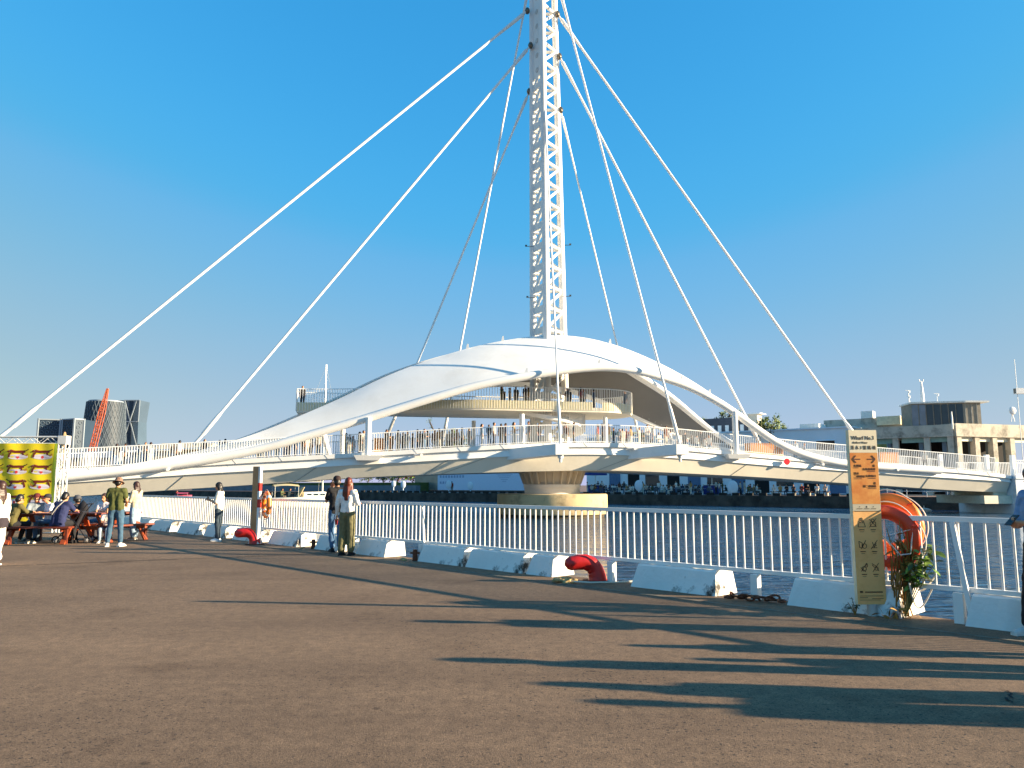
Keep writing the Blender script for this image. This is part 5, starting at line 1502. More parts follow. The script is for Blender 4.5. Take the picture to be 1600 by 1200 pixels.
mb = MB(); fbox(mb, -.15, L_ + .15, -.2, 14.2, hW, hW + .18); mb.build('parapet', PLAST, wh)
x = 1.0; i = 0
while x < L_ - 3:
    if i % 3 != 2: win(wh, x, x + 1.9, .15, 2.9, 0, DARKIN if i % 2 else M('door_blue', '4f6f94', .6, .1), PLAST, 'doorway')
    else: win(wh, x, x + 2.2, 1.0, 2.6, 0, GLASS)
    x += 3.1; i += 1
for px in (1290, 1214): 
    t_, z_ = fpix(px, 692, n1); xx = t_ - tR; win(wh, xx - 1.1, xx + 1.1, z_ - FZ - .9, z_ - FZ + .25, 0, M('shutter_brown', '3a2622', .7), PLAST)
mb = MB(); fbox(mb, L_ * .55, L_ * .7, 3, 7, hW, hW + 1.2); mb.build('roof_unit', PLAST, wh)
t_, z_ = fpix(1268, 663, n1 + 4); mb = MB(); fbox(mb, t_ - tR - 1.2, t_ - tR + 1.2, 3, 6, hW, z_ - FZ); mb.build('roof_unit', M('roof_white', 'e8e4da', .7), wh)

# concrete harbour building with columns, its sunny side towards the right
n2 = 12.0
tC, zC = fpix(1489, 663, n2); tE, zE = fpix(1334, 668, n2)
hB = zC - FZ; Lb = tE - tC
cb = far_thing('concrete_harbour_building', 'weathered concrete harbour building with columns, open bays and a rooftop room', 'building', tC, n2)
zop = fpix(1489, 682, n2)[1] - FZ
sd = V3((0.93, -.05, 0))
mb = MB(); fbox(mb, 0, Lb, -.25, 11, zop, hB); mb.build('roof_beam', OLDC, cb)
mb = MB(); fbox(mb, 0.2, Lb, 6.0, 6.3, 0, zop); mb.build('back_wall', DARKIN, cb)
mb = MB(); fbox(mb, -.002, Lb, -.3, 11, -.1, .05); mb.build('floor_slab', OLDC, cb)
for px in (1400, 1406 + 43, 1486):
    x = fpix(px, 700, n2)[0] - tC; mb = MB(); fbox(mb, x - .3, x + .3, -.15, .5, 0, zop); mb.build('column', OLDC, cb)
    mb = MB(); fbox(mb, x + .5, x + .95, .6, 1.0, 0, zop - .2); mb.build('inner_column', M('blue_grey_render', '6c7d8c', .8, .1), cb)
xw = fpix(1372, 700, n2)[0] - tC
for x0 in (0.6, fpix(1449, 700, n2)[0] - tC + .35, fpix(1400, 700, n2)[0] - tC + .35):
    mb = MB(); fbox(mb, x0, x0 + 2.3, .3, .45, zop - .55, zop); mb.build('bay_lintel', GREENG, cb)
win(cb, xw - .9, xw + .7, .8, zop - .6, .3, M('poster_glass', '6f8447', .3, .4, 1.5), GREENG)
mb = MB(); fbox(mb, xw - 1.3, Lb, .32, .6, 0, zop); mb.build('bay_wall', M('blue_grey_render', '6c7d8c', .8, .1), cb)
# right wing along the landing, lit by the low sun
cpos = far(tC, n2, FZ)
wing = thing('sunlit_wing', 'sunlit concrete wing of the harbour building with open dark bays', 'building', cpos, RAD(17))
WL = 15.0
zb2 = hB; mb = MB(); mb.span(.004, WL, -.35, 9, zop, zb2 + .1); mb.build('roof_beam', OLDC, wing)
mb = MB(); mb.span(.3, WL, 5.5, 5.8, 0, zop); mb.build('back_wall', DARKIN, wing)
mb = MB(); mb.span(0, WL, -.3, 9, -.1, .06); mb.build('floor_slab', OLDC, wing)
for px in (1496, 1532, 1568, 1604):
    x = (px - 1489) / 1200 * cpos.y * 1.0; mb = MB(); mb.span(x - .3, x + .35, -.2, .5, 0, zop); mb.build('column', OLDC, wing)
    mb = MB(); mb.span(x + .6, x + 1.0, 1.2, 1.6, 0, zop - .3); mb.build('inner_column', M('blue_grey_render', '6c7d8c', .8, .1), wing)
    mb = MB(); mb.span(x + .36, x + 2.3, .1, .22, zop - .5, zop - .02); mb.build('bay_lintel', M('lintel_pale', 'd8d9c4', .6), wing)
# rooftop room
rr_ = thing('rooftop_room', 'glazed rooftop room with a white flat roof on the harbour building', 'building', at(1507, 660, cpos.y + 4.5), RAD(-6))
zr = at(1507, 629, cpos.y + 4.5).z - rr_.location.z; rr_.location.z -= .8; zr += .8
sl = 70 / 1200 * (cpos.y + 4.5) * 1.05
LOUV = M('louvre_grey', '8a8274', .7, .15, 2)
mb = MB(); mb.prism([(0, 0), (2.0, .2), (1.6, 4), (-sl + .2, 4.4), (-sl, .9)], 0, zr); mb.build('wall', LOUV, rr_)
mb = MB(); mb.prism([(.15, -.3), (2.9, -.1), (2.3, 4.3), (-sl + .1, 4.7), (-sl - .15, .7)], zr, zr + .2); mb.build('roof', M('roof_white', 'e8e4da', .7), rr_)
for i in range(7):
    a, b = i / 7, (i + .82) / 7
    mb = MB(); mb.hexa([(-sl * a - .1, .9 * a - .06, .15), (-sl * b - .1, .9 * b - .06, .15), (-sl * b - .1, .9 * b + .02, .15), (-sl * a - .1, .9 * a + .02, .15), (-sl * a - .1, .9 * a - .06, zr - .15), (-sl * b - .1, .9 * b - .06, zr - .15), (-sl * b - .1, .9 * b + .02, zr - .15), (-sl * a - .1, .9 * a + .02, zr - .15)]); mb.build('pane', GLASS if i < 5 else M('pane_grey', '6e7680', .3, .2, 1), rr_)
for x in (.15, .85, 1.5):
    mb = MB(); mb.span(x, x + .08, .0 + x * .1 - .05, .03 + x * .1, 0, zr); mb.build('mullion', OLDC, rr_)
# roof clutter, antennas
WM = M('antenna_white', 'ecebe6', .5)
def rooftop(px, py, dy): return at(px, py, cpos.y + dy)
def antenna(px, ytop, ybot, dy, label, r=.07, bars=0, cone=False):
    a = rooftop(px, ybot, dy); b = rooftop(px, ytop, dy); o = thing('antenna_mast', label, 'antenna', a)
    h = b.z - a.z; mb = MB(); mb.tube([(0, 0, -.6), (0, 0, h * .5), (0, 0, h)], [r * (2.2 if cone else 1), r * (1.6 if cone else 1), r * .6], 8); mb.build('pole', WM, o, True)
    for i in range(bars):
        z = h * (1 - .28 * i); mb = MB(); mb.bar((-.35 + .1 * i, 0, z), (.3, 0, z), .05, .06); mb.ell((.12, 0, z - .2), (.12, .12, .14), 8, 6); mb.build('crossarm', WM, o)
    if cone:
        mb = MB(); mb.tube([(-.25, 0, h + .25), (-.2, 0, h), (0, 0, h - .1), (.2, 0, h), (.25, 0, h + .25)], .06, 6); mb.build('crown', WM, o, True)
antenna(1421, 610, 640, 8, 'stubby white radar mast at the left of the rooftop room', .08, 3)
antenna(1442, 596, 632, 8, 'tall white tapering spire mast behind the rooftop room', .13, 0, True)
antenna(1465, 615, 632, 8, 'thin aerial on the rooftop room', .03, 1)
antenna(1488, 643, 662, -.5, 'short white vent pipe at the building corner', .09)
dsh = thing('satellite_dish', 'white satellite dish on the sunlit wing roof', 'dish', rooftop(1582, 652, 2)); mb = MB(); mb.tube([(-.2, 0, -.5), (0, 0, .5)], .04, 6); mb.tube([(.2, 0, -.5), (0, 0, .5)], .04, 6); mb.build('stand', WM, dsh, True)
mb = MB(); mb.ell((0, -.1, .75), (.42, .12, .45), 14, 8); mb.build('bowl', WM, dsh, 'all')
fl = rooftop(1592, 611, -2); fx = thing('floodlight_pole', 'white box floodlight on a tall pole at the right picture edge', 'floodlight', (fl.x + .3, fl.y, FZ)); mb = MB(); mb.cyl((-.5, 0, 0), (-.5, 0, fl.z - FZ + 3.5), .045, .03, 8); mb.build('pole', WM, fx, True)
mb = MB(); mb.box((0, 0, fl.z - FZ), (1.5, .5, .62)); mb.build('lamp_box', WM, fx)
mb = MB(); mb.box((-.752, 0, fl.z - FZ), (.02, .4, .5)); mb.build('lamp_glass', LOUV, fx)

# building row in the back: low concrete block with rooftop walls
t3, z3 = fpix(1300, 657, 22); bk3 = far_thing('rooftop_block', 'stained grey concrete rooftop block above the pale warehouse', 'building', fpix(1410, 660, 20)[0], 20)
xx = fpix(1287, 660, 20)[0] - fpix(1410, 660, 20)[0]; z_ = fpix(1287, 657, 20)[1] - FZ
mb = MB(); fbox(mb, 0, xx, 0, 5, 0, z_); mb.build('wall', OLDC, bk3); mb = MB(); fbox(mb, xx * .35, xx * .5, -.3, 1, z_, z_ + .9); mb.build('roof_unit', M('roof_white', 'e8e4da', .7), bk3)
mb = MB(); fbox(mb, .1, xx * .3, -.6, -.01, z_ - 1.0, z_ + .1); mb.build('pale_parapet', M('parapet_cream', 'd9cfae', .8), bk3)
t4, z4 = fpix(1150, 655, 26); b4 = far_thing('dark_panel_building', 'dark fronted building with white panels and a pale end wall behind the canopy tail', 'building', fpix(1190, 660, 26)[0], 26)
x4 = fpix(1100, 660, 26)[0] - fpix(1190, 660, 26)[0]; z4 = fpix(1150, 652, 26)[1] - FZ
mb = MB(); fbox(mb, x4 * .22, x4, 0, 5, 0, z4); mb.build('wall', M('dark_front', '4a4c54', .7, .15, .5), b4)
mb = MB(); fbox(mb, x4 * .06, x4 * .218, -.2, 1.6, 0, z4 + .3); mb.build('end_wall', M('plaster_beige', 'cfc6b2', .8), b4)
mb = MB(); fbox(mb, 0, x4 * .24, -.5, 2, z4 + .305, z4 + .45); mb.build('roof', WM, b4)
for i in range(5):
    x = x4 * (.3 + .13 * i); mb = MB(); fbox(mb, x, x + x4 * .06, -.12, -.01, z4 * .62, z4 * .9); mb.build('white_panel', WM, b4)

# exhibition hoarding left of the pier
n5 = 9.0
ta_, za_ = fpix(812, 738, n5); tb_, zb_ = fpix(684, 738, n5); tc_, zc_ = fpix(648, 738, n5)
zlo = fpix(750, 766, n5)[1]
hd_ = far_thing('exhibition_hoarding', 'large pale blue hoarding with faint grey print on the far quay', 'hoarding', ta_ - 3, n5)
mb = MB(); fbox(mb, 0, tb_ - ta_ + 3, 0, .5, zlo - FZ, 4.6); mb.build('board', M('hoarding_blue', 'cbd9ee', .7, .03), hd_)
mb = MB(); fbox(mb, tb_ - ta_ + 3.01, tc_ - ta_ + 3, .02, .5, zlo - FZ, 4.6); mb.build('mirror_panel', M('hoarding_steel', '8d8d86', .35, .25, .5, metal=.3), hd_)
mb = MB(); fbox(mb, -1, tc_ - ta_ + 3, -.05, 1.0, 0, zlo - FZ - .01); mb.build('plinth', M('plinth_brown', '5d4742', .8), hd_)
GR = M('print_grey', '8fa4c4', .7)
for r_ in range(2):
    for i in range(9 if r_ == 0 else 5):
        x = tb_ - ta_ + 2.3 - i * .62; mb = MB(); fbox(mb, x - .2, x + .2, -.012, -.001, 2.35 - r_ * 1.0, 2.75 - r_ * 1.0); mb.build('printed_letter', GR, hd_)
for i in range(6):
    mb = MB(); x = (tb_ - ta_) * .35; w_ = 1.9 - i * .3; fbox(mb, x - w_, x + w_, -.012, -.001, 3.1 - i * .28, 3.17 - i * .28); mb.build('printed_rule', GR, hd_)

# white oval discs on posts along the promenade
OV = M('disc_white', 'd6e2ea', .6, .04)
for px, py, w_, h_, l in ((1145, 763, 17, 22, 'largest white oval disc lamp on a post at the far quay edge'), (998, 760, 13, 17, 'white oval disc lamp on a post in front of the seated crowd'), (735, 760, 9, 13, 'white oval disc lamp in front of the pale blue hoarding, pier side'), (701, 758, 9, 13, 'white oval disc lamp in front of the pale blue hoarding, other end'), (630, 758, 8, 12, 'white oval disc lamp before the garden wall'), (615, 757, 7, 10, 'smaller white oval disc lamp before the garden wall')):
    t_, z_ = fpix(px, py, .8); p = far(t_, .8, FZ); s_ = p.y / 1200
    o = thing('disc_lamp', l, 'lamp', p, 0, 'white disc lamps along the far quay')
    mb = MB(); mb.ell((0, 0, z_ - FZ + .1), (w_ / 2 * s_, .14, h_ / 2 * s_), 18, 10); mb.build('disc', OV, o, 'all')
    mb = MB(); mb.cyl((0, .02, 0), (0, .02, z_ - FZ - h_ / 2 * s_ + .2), .09, .07, 8); mb.build('post', OV, o, True)
    mb = MB(); mb.cyl((0, .02, 0), (0, .02, .08), .25, .22, 10); mb.build('foot', OV, o, True)
# blue parasols
for px, l in ((930, 'dark blue parasol beside the pier at the cafe tables'), (1112, 'wide dark blue parasol stall beside the big disc lamp')):
    t_, z_ = fpix(px, 742, 6.0); p = far(t_, 6.0, FZ); o = thing('blue_parasol', l, 'parasol', p, FROT, 'dark blue parasols on the far quay')
    BL = M('parasol_blue', '1d2f7a', .7, .1)
    mb = MB(); mb.cyl((0, 0, 0), (0, 0, 3.2), .06, .05, 8); mb.build('pole', WM, o, True)
    mb = MB(); mb.tube([(0, 0, 2.5), (0, 0, 2.75), (0, 0, 3.3)], [1.7, 1.65, .1], 8); mb.build('canopy', BL, o)
    mb = MB(); mb.span(-1.0, 1.0, -.3, .3, 0, 1.15); mb.build('counter', BL, o)
    mb = MB(); mb.span(-1.1, 1.1, -.4, .4, 1.154, 1.22); mb.build('counter_top', WM, o)
# crowd on the far quay
CG = 'crowd seated on the far quay'
rnd = random.Random(77)
CH = M('chair_grey', '4a5058', .6)
mb = MB(); mb.span(-.22, .22, -.22, .22, .42, .46); mb.span(-.22, .22, .2, .24, .46, .85)
for x in (-.2, .2):
    for y in (-.2, .2): mb.bar((x, y, 0), (x, y, .42), .03, .03)
CHM = mb.mesh('cafe_chair', CH)
mb = MB(); mb.tube([(0, 0, .70), (0, 0, .73)], [.42, .42], 14); mb.tube([(0, 0, 0), (0, 0, .7)], .04, 6); mb.tube([(0, 0, 0), (0, 0, .03)], .24, 10); TBM = mb.mesh('cafe_table', M('table_white', 'c9ccd0', .5))
def crowd(px0, px1, n0, n1_, cnt, sitp, label, chairs=False):
    for i in range(cnt):
        px = px0 + (px1 - px0) * (i + rnd.uniform(.1, .9)) / cnt; n = rnd.uniform(n0, n1_); t_ = fpix(px, 760, n)[0]; p = far(t_, n, FZ); rz = rnd.uniform(0, 6.28)
        sit = rnd.random() < sitp
        small_person(rnd.choice(TQ if sit else TS), p, rz, rnd.uniform(1.55, 1.75), label + (', seated' if sit else ', standing'), CG)
        if sit:
            c = inst(CHM, 'cafe_chair', None, p, (0, 0, rz)); tag(c, 'grey cafe chair under a seated visitor on the far quay', 'chair', 'cafe chairs on the far quay')
crowd(915, 1110, 2.2, 10, 56, .78, 'distant visitor between pier and blue stall')
crowd(1118, 1185, 2.2, 9, 14, .6, 'distant visitor beside the largest disc lamp')
for i in range(14):
    px = 922 + i * 13.5; n = rnd.uniform(2.5, 8); t_ = fpix(px, 760, n)[0]
    o = inst(TBM, 'cafe_table', None, far(t_, n, FZ)); tag(o, 'round pale cafe table among the crowd on the far quay', 'table', 'cafe tables on the far quay')
for k, (pa, pb) in enumerate(((1204, 1245), (1248, 1268), (1270, 1296))):
    ta2 = fpix(pb, 765, 3.2)[0]; tb2 = fpix(pa, 765, 3.2)[0]; L2 = tb2 - ta2
    o = far_thing('quay_bench', ('low bench with seated people nearest the largest disc lamp', 'low middle bench of the three on the far quay', 'low bench on the far quay nearest the wharf sign')[k], 'bench', ta2, 3.2, 'low benches on the far quay')
    mb = MB(); fbox(mb, 0, L2, -.25, .25, .36, .45); mb.build('seat', M('bench_brown', '5d3b30', .7), o)
    for x in (.15, L2 - .3): 
        mb = MB(); fbox(mb, x, x + .15, -.2, .2, 0, .36); mb.build('leg', OLDC, o)
    m_ = max(2, int(L2 / .72))
    for i in range(m_):
        p = far(ta2 + L2 * (i + .5) / m_, 3.2, FZ); small_person(rnd.choice(TQ), p, math.atan2(FN.y, FN.x) + math.pi / 2 * 0 + RAD(-90) + math.pi * 0 + rnd.uniform(-.5, .5) + RAD(180) * 0, rnd.uniform(1.58, 1.72), 'distant visitor sitting on a low bench', CG)
p = far(fpix(706, 760, 2)[0], 2.0, FZ); small_person(TS[5], p, 0.3, 1.7, 'lone visitor standing in front of the pale blue hoarding', 'people on the far quay')
# black and pale edge blocks along the far quay lip
EB = M('edge_block_dark', '23211f', .9)
k0 = fpix(1330, 772, .3)[0]; k1 = fpix(560, 768, .3)[0]; mb = MB(); mb.span(-.42, .42, -.15, .15, 0, .28); EBM = mb.mesh('edge_block', EB)
t_ = k0; i = 0
while t_ < k1:
    o = inst(EBM, 'edge_block', None, far(t_, .25, FZ), (0, 0, FROT)); tag(o, 'dark edge block on the lip of the far quay wall', 'edge block', 'edge blocks along the far quay'); t_ += 1.55; i += 1
fr2 = far_thing('far_railing', 'low white railing on the far quay right of the wharf sign', 'railing', fpix(1480, 765, .5)[0], .5)
Lr = fpix(1385, 765, .5)[0] - fpix(1480, 765, .5)[0]
for z in (.55, 1.0):
    mb = MB(); mb.cyl((0, 0, z), (Lr, 0, z), .035, .035, 6); mb.build('rail', RAILW, fr2, True)
x = 0
while x <= Lr: mb = MB(); mb.cyl((x, 0, 0), (x, 0, 1.03), .035, .035, 6); mb.build('post', RAILW, fr2, True); x += 1.8

# garden slope on the left
gd = far_thing('garden_terrace', 'low stone terrace wall in front of the garden on the far quay', 'wall', fpix(650, 760, 6)[0], 6)
Lg = fpix(300, 760, 6)[0] - fpix(650, 760, 6)[0]
mb = MB(); fbox(mb, 0, Lg, 0, 1.0, 0, 1.1); mb.build('wall', M('terrace_grey', '6f7a84', .8, .2, .6), gd)
mb = MB(); fbox(mb, 0, Lg, 1.01, 26, 0, 1.6); mb.build('bank', M('bank_green', '4b5a2c', .95, .4, .5, dirt='6b5a3a', dscale=.4), gd)
# ------------------------------------------------------------------ trees, towers, boats
BARK = M('bark', '4d3f31', .9, .25, 6)
TL = [M('tree_leaf_a', '3c5423', .6, .35, 3), M('tree_leaf_b', '55692c', .6, .35, 3)]
def tree(loc, h, spread, n_leaf, label, seed, leaf=.35, sparse=False, mats=None):
    rnd = random.Random(seed); o = thing('tree', label, 'tree', loc, 0, 'trees on the far quay')
    mb = MB(); mb.tube([(0, 0, -.5), (rnd.uniform(-.1, .1), 0, h * .25), (rnd.uniform(-.3, .3), 0, h * .5), (rnd.uniform(-.4, .4), 0, h * .8)], [h * .035, h * .028, h * .02, h * .006], 8)
    ends = []
    for i in range(14):
        a = rnd.uniform(0, 6.28); z0 = h * rnd.uniform(.25, .55); r = spread * rnd.uniform(.45, 1); z1 = z0 + h * rnd.uniform(.18, .42)
        p0 = V3((0, 0, z0)); p2 = V3((r * math.cos(a), r * math.sin(a), min(z1, h))); p1 = lerp(p0, p2, .5) + V3((0, 0, h * .05))
        mb.tube([p0, p1, p2], [h * .014, h * .009, h * .003], 5); ends += [p1, p2, lerp(p1, p2, .5)]
        for k in range(2):
            q = p2 + V3((rnd.uniform(-1, 1), rnd.uniform(-1, 1), rnd.uniform(0, 1))) * spread * .35; mb.tube([p1, q], [h * .006, h * .002], 4); ends.append(q)
    mb.build('trunk', BARK, o, True)
    clumps = [(e + V3((rnd.gauss(0, .3), rnd.gauss(0, .3), rnd.gauss(0, .2))) * spread * .3, rnd.uniform(.12, .3) * spread) for e in ends]
    mb = MB()
    for i in range(n_leaf):
        c, r = rnd.choice(clumps); d = V3((rnd.gauss(0, 1), rnd.gauss(0, 1), rnd.gauss(0, .8))); p = c + d * r * .55
        u = V3((rnd.gauss(0, 1), rnd.gauss(0, 1), rnd.gauss(0, 1))).normalized(); v = u.orthogonal().normalized(); s = leaf * rnd.uniform(.5, 1.2)
        mb.m = 0 if rnd.random() < .55 else 1
        mb.add([p - u * s * .5, p + v * s * .28, p + u * s * .5, p - v * s * .28], [(0, 1, 2, 3)])
    me = bpy.data.meshes.new('crown'); me.from_pydata(mb.v, [], mb.f)
    for m in (mats or TL): me.materials.append(m)
    me.polygons.foreach_set('material_index', mb.mi); c_ = bpy.data.objects.new('crown', me); COL.objects.link(c_); c_.parent = o
    return o
def tree_at(px, ptop, y, wpx, label, seed, **k):
    p = at(px, ptop, y); tree((p.x, y, FZ), p.z - FZ, wpx / 1200 * y / 2, k.pop('n', 2600), label, seed, **k)
tree_at(1112, 645, 124, 42, 'dark tree showing above the dark panelled building', 1)
tree_at(1142, 630, 122, 30, 'narrow tree right behind the canopy tail', 2, n=1800, sparse=True)
tree_at(1194, 638, 100, 46, 'light green tree beside the pale end wall', 3, mats=[M('tree_leaf_c', '6b7a30', .6, .3, 3), TL[0]])
tree_at(1216, 650, 102, 30, 'smaller sparse tree at the end of the pale warehouse roof', 4, n=1400)
tree_at(690, 655, 150, 46, 'thin branched tree seen through the canopy left of the mast', 5, n=1100, leaf=.28)
tree_at(716, 662, 152, 34, 'lower bushy tree seen through the canopy beside the thin one', 6, n=1500)
for i, (px, pt) in enumerate(((960, 662), (1000, 665), (1030, 668), (1048, 672))): tree_at(px, pt, 118 + i * 5, 34, ('dark roadside tree low under the gallery, nearest the mast', 'second dark roadside tree low under the gallery', 'third dark roadside tree low under the rear shell', 'dark roadside tree farthest right under the rear shell')[i], 20 + i, n=1500)
for i, px in enumerate((575, 600, 622, 645)): 
    y = 160 - i * 3; p = at(px, 745, y)
    tree((p.x, y, FZ + .8), p.z - FZ + .6, 2.6, 900, ('leafy garden shrub behind the terrace wall, leftmost of the row', 'garden shrub behind the terrace wall, second in the row', 'garden shrub behind the terrace wall, third in the row', 'garden shrub next to the hoarding')[i], 40 + i, mats=[M('shrub_bright', '5f8a2a', .6, .3, 3), M('shrub_red', '8a4a2a', .6, .3, 3)] if i > 1 else None)

# ---- skyline on the left
TOWER = M('tower_glass', '4a5c6c', .25, .12, .05); TOWERD = M('tower_dark', '2c3947', .6, .1, .05); TGRID = M('tower_grid', '5c6c79', .6, .05); TWHT = M('tower_white', '8d99a3', .6)
def sk(px, py, y): return at(px, py, y)
# conical tower with crossing ribs
Y1 = 820.0
b0 = sk(157, 758, Y1); top_ = sk(168, 629, Y1)
ct = thing('conical_tower', 'dark blue tapering office tower wrapped in a pale diagonal lattice', 'tower', (b0.x, Y1, 0))
def crad(z): f = z / top_.z; return (36 + (27 - 36) * f) / 1200 * Y1
H1 = top_.z
mb = MB(); mb.lathe([(crad(H1 * i / 12), H1 * i / 12) for i in range(13)], (0, 0), 48); mb.build('shaft', TOWERD, ct, True)
mb = MB(); mb.lathe([(crad(H1) - 1.5, H1), (crad(H1) - 1.5, H1 + 1.5)], (0, 0), 40); mb.build('roof_rim', TWHT, ct, True)
for sgn_ in (-1, 1):
    for k in range(32):
        mb = MB(); pts = []
        for i in range(11):
            z = H1 * i / 10; a = 2 * math.pi * k / 32 + sgn_ * 1.5 * i / 10; r = crad(z) + .35; pts.append((r * math.cos(a), r * math.sin(a), z))
        mb.tube(pts, .2, 4); mb.build('lattice_rib', TGRID, ct)
# crossed-brace tower
Y2 = 900.0
x0, x1 = sk(187, 700, Y2).x, sk(221, 700, Y2).x; zt2 = sk(210, 627, Y2).z
xb = thing('braced_tower', 'grey glass tower with white crossed braces and a pinched waist', 'tower', ((x0 + x1) / 2, Y2, 0))
w2 = (x1 - x0) / 2; wz = sk(210, 660, Y2).z
prof = [(1.0, 0), (1.0, sk(0, 697, Y2).z), (.9, wz), (1.03, zt2)]
mb = MB(); mb.loft([[(-w2 * f, -w2 * .8 * f, z), (w2 * f, -w2 * .8 * f, z), (w2 * f, w2 * f, z), (-w2 * f, w2 * f, z)] for f, z in prof]); mb.build('shaft', TOWER, xb)
mb = MB(); mb.span(w2 * .05, w2 * .38, -w2 * .86, -w2 * .80, 0, zt2 - 1); mb.build('dark_strip', TOWERD, xb)
zq = sk(0, 697, Y2).z
for a, b in (((-.4, zq), (.75, zt2)), ((.95, zq), (-.35, zt2)), ((-.4, wz), (.9, wz)), ((-.45, zq), (1, zq)), ((-.42, 0), (-.4, zt2)), ((.98, wz), (1.02, zt2)), ((-.42, zt2), (1.02, zt2))):
    mb = MB(); mb.bar((a[0] * w2, -w2 * .9, a[1]), (b[0] * w2, -w2 * .93, b[1]), .9, .9); mb.build('brace', TWHT, xb)
# patterned office block
Y3 = 640.0
x0, x1 = sk(57, 700, Y3).x, sk(125, 700, Y3).x; zt3 = sk(95, 655, Y3).z
pb = thing('patterned_block', 'blue office block patterned with rings and white corner frames', 'tower', (x0, Y3, 0))
w3 = x1 - x0
PBL = M('block_blue', '22384c', .6, .12, .08)
mb = MB(); mb.prism([(0, 0), (w3 * .42, 6), (w3 * .44, 30), (0, 30)], 0, zt3 - .5); mb.build('wing', PBL, pb)
mb = MB(); mb.prism([(w3 * .5, 4), (w3 * .88, -3), (w3, 4), (w3, 30), (w3 * .5, 30)], 0, zt3); mb.build('wing', PBL, pb)
for x, y in ((0, -.4), (w3 * .46, 3), (w3 * .5, 3.4), (w3 * .88, -3.6), (w3, 3.4)):
    mb = MB(); mb.span(x - .6, x + .6, y - .6, y + .6, 0, zt3 + .6); mb.build('corner_frame', TWHT, pb)
for (xa, ya, xb_, yb) in ((0, 0, w3 * .42, 6), (w3 * .5, 4, w3 * .88, -3), (w3 * .88, -3, w3, 4)):
    mb = MB(); mb.bar((xa, ya - .3, zt3), (xb_, yb - .3, zt3), 1.0, 1.0); mb.build('cornice', TWHT, pb)
    nn = max(1, int(abs(xb_ - xa) / 3.6)); d = V3((xb_ - xa, yb - ya, 0)).normalized(); nrm = V3((d.y, -d.x, 0))
    for r_ in range(7):
        for i in range(nn):
            c = V3((xa, ya, 0)).lerp(V3((xb_, yb, 0)), (i + .5 + (.0 if r_ % 2 else .25)) / (nn + .3)) + nrm * .3; z = zt3 - 3 - r_ * 3.9
            mb = MB(); pts = [c + d * 1.35 * math.cos(2 * math.pi * j / 10) + V3((0, 0, z + 1.35 * math.sin(2 * math.pi * j / 10))) for j in range(11)]
            mb.tube(pts, .22, 4, False); mb.build('ring_ornament', TGRID, pb)
# orange lattice crane jib
Y4 = 420.0
cr = thing('lattice_crane', 'orange lattice crane boom leaning in front of the dark tower', 'crane', (sk(131, 758, Y4).x, Y4, 0))
OR = M('crane_orange', 'b5552f', .55, .1)
a = V3((0, 0, 2)); b = V3((sk(159.5, 605, Y4).x - sk(131, 758, Y4).x, 6, sk(159, 605, Y4).z))
dd = (b - a).normalized(); sx = dd.cross(V3((0, 1, 0))).normalized(); sy = dd.cross(sx).normalized()
def cw(t): return 1.2 * (1 - .72 * max(0, (t - .75) / .25)) 
for ux, uy in ((1, 1), (1, -1), (-1, 1), (-1, -1)):
    mb = MB(); mb.tube([a.lerp(b, t) + (sx * ux + sy * uy) * cw(t) for t in [i / 16 for i in range(17)]], .26, 5); mb.build('chord', OR, cr)
for i in range(22):
    t0, t1 = i / 22, (i + 1) / 22
    for uy in (-1, 1):
        mb = MB(); s_ = 1 if i % 2 else -1
        mb.cyl(a.lerp(b, t0) + (sx * s_ + sy * uy) * cw(t0), a.lerp(b, t1) + (-sx * s_ + sy * uy) * cw(t1), .18, .18, 5); mb.cyl(a.lerp(b, t0) + (sx + sy * uy) * cw(t0), a.lerp(b, t0) + (-sx + sy * uy) * cw(t0), .16, .16, 5); mb.build('lacing', OR, cr)
mb = MB(); mb.span(-7, 5, -4, 4, 0, 7); mb.build('crane_house', OR, cr)
mb = MB(); mb.tube([(-13, 0, 0), (-12.5, 0, sk(120, 683, Y4).z), (-12.5, 0, sk(120, 675, Y4).z)], [1.2, 1.2, .4], 6); mb.build('rear_mast', M('mast_rust', 'a98a62', .7), cr)
# low roofs behind the left arm of the bridge
for i, (pa, pb_, pt, y, col) in enumerate(((172, 300, 693, 260, '7d8894'), (232, 312, 690, 235, 'b6a98f'), (100, 175, 703, 300, '8d8478'))):
    p0 = sk(pa, 758, y); p1 = sk(pb_, 758, y); zt = sk(pb_, pt, y).z
    o = thing('harbour_shed', ('long grey roofed shed behind the left arm of the bridge', 'pale low shed behind the left arm of the bridge', 'low building under the office towers')[i], 'building', (p0.x, y, 0)); L5 = p1.x - p0.x
    mb = MB(); mb.span(0, L5, 0, 18, 0, zt * .8); mb.build('wall', M('shed_' + col, col, .8, .1, .2), o)
    mb = MB(); mb.loft([[(-.6, -.8, zt * .8), (-.6, 9, zt), (-.6, 19, zt * .8)], [(L5 + .6, -.8, zt * .8), (L5 + .6, 9, zt), (L5 + .6, 19, zt * .8)]]); mb.build('roof', M('roof_' + col, '6e7680' if i != 1 else 'b6a98f', .7, .1, .2), o)

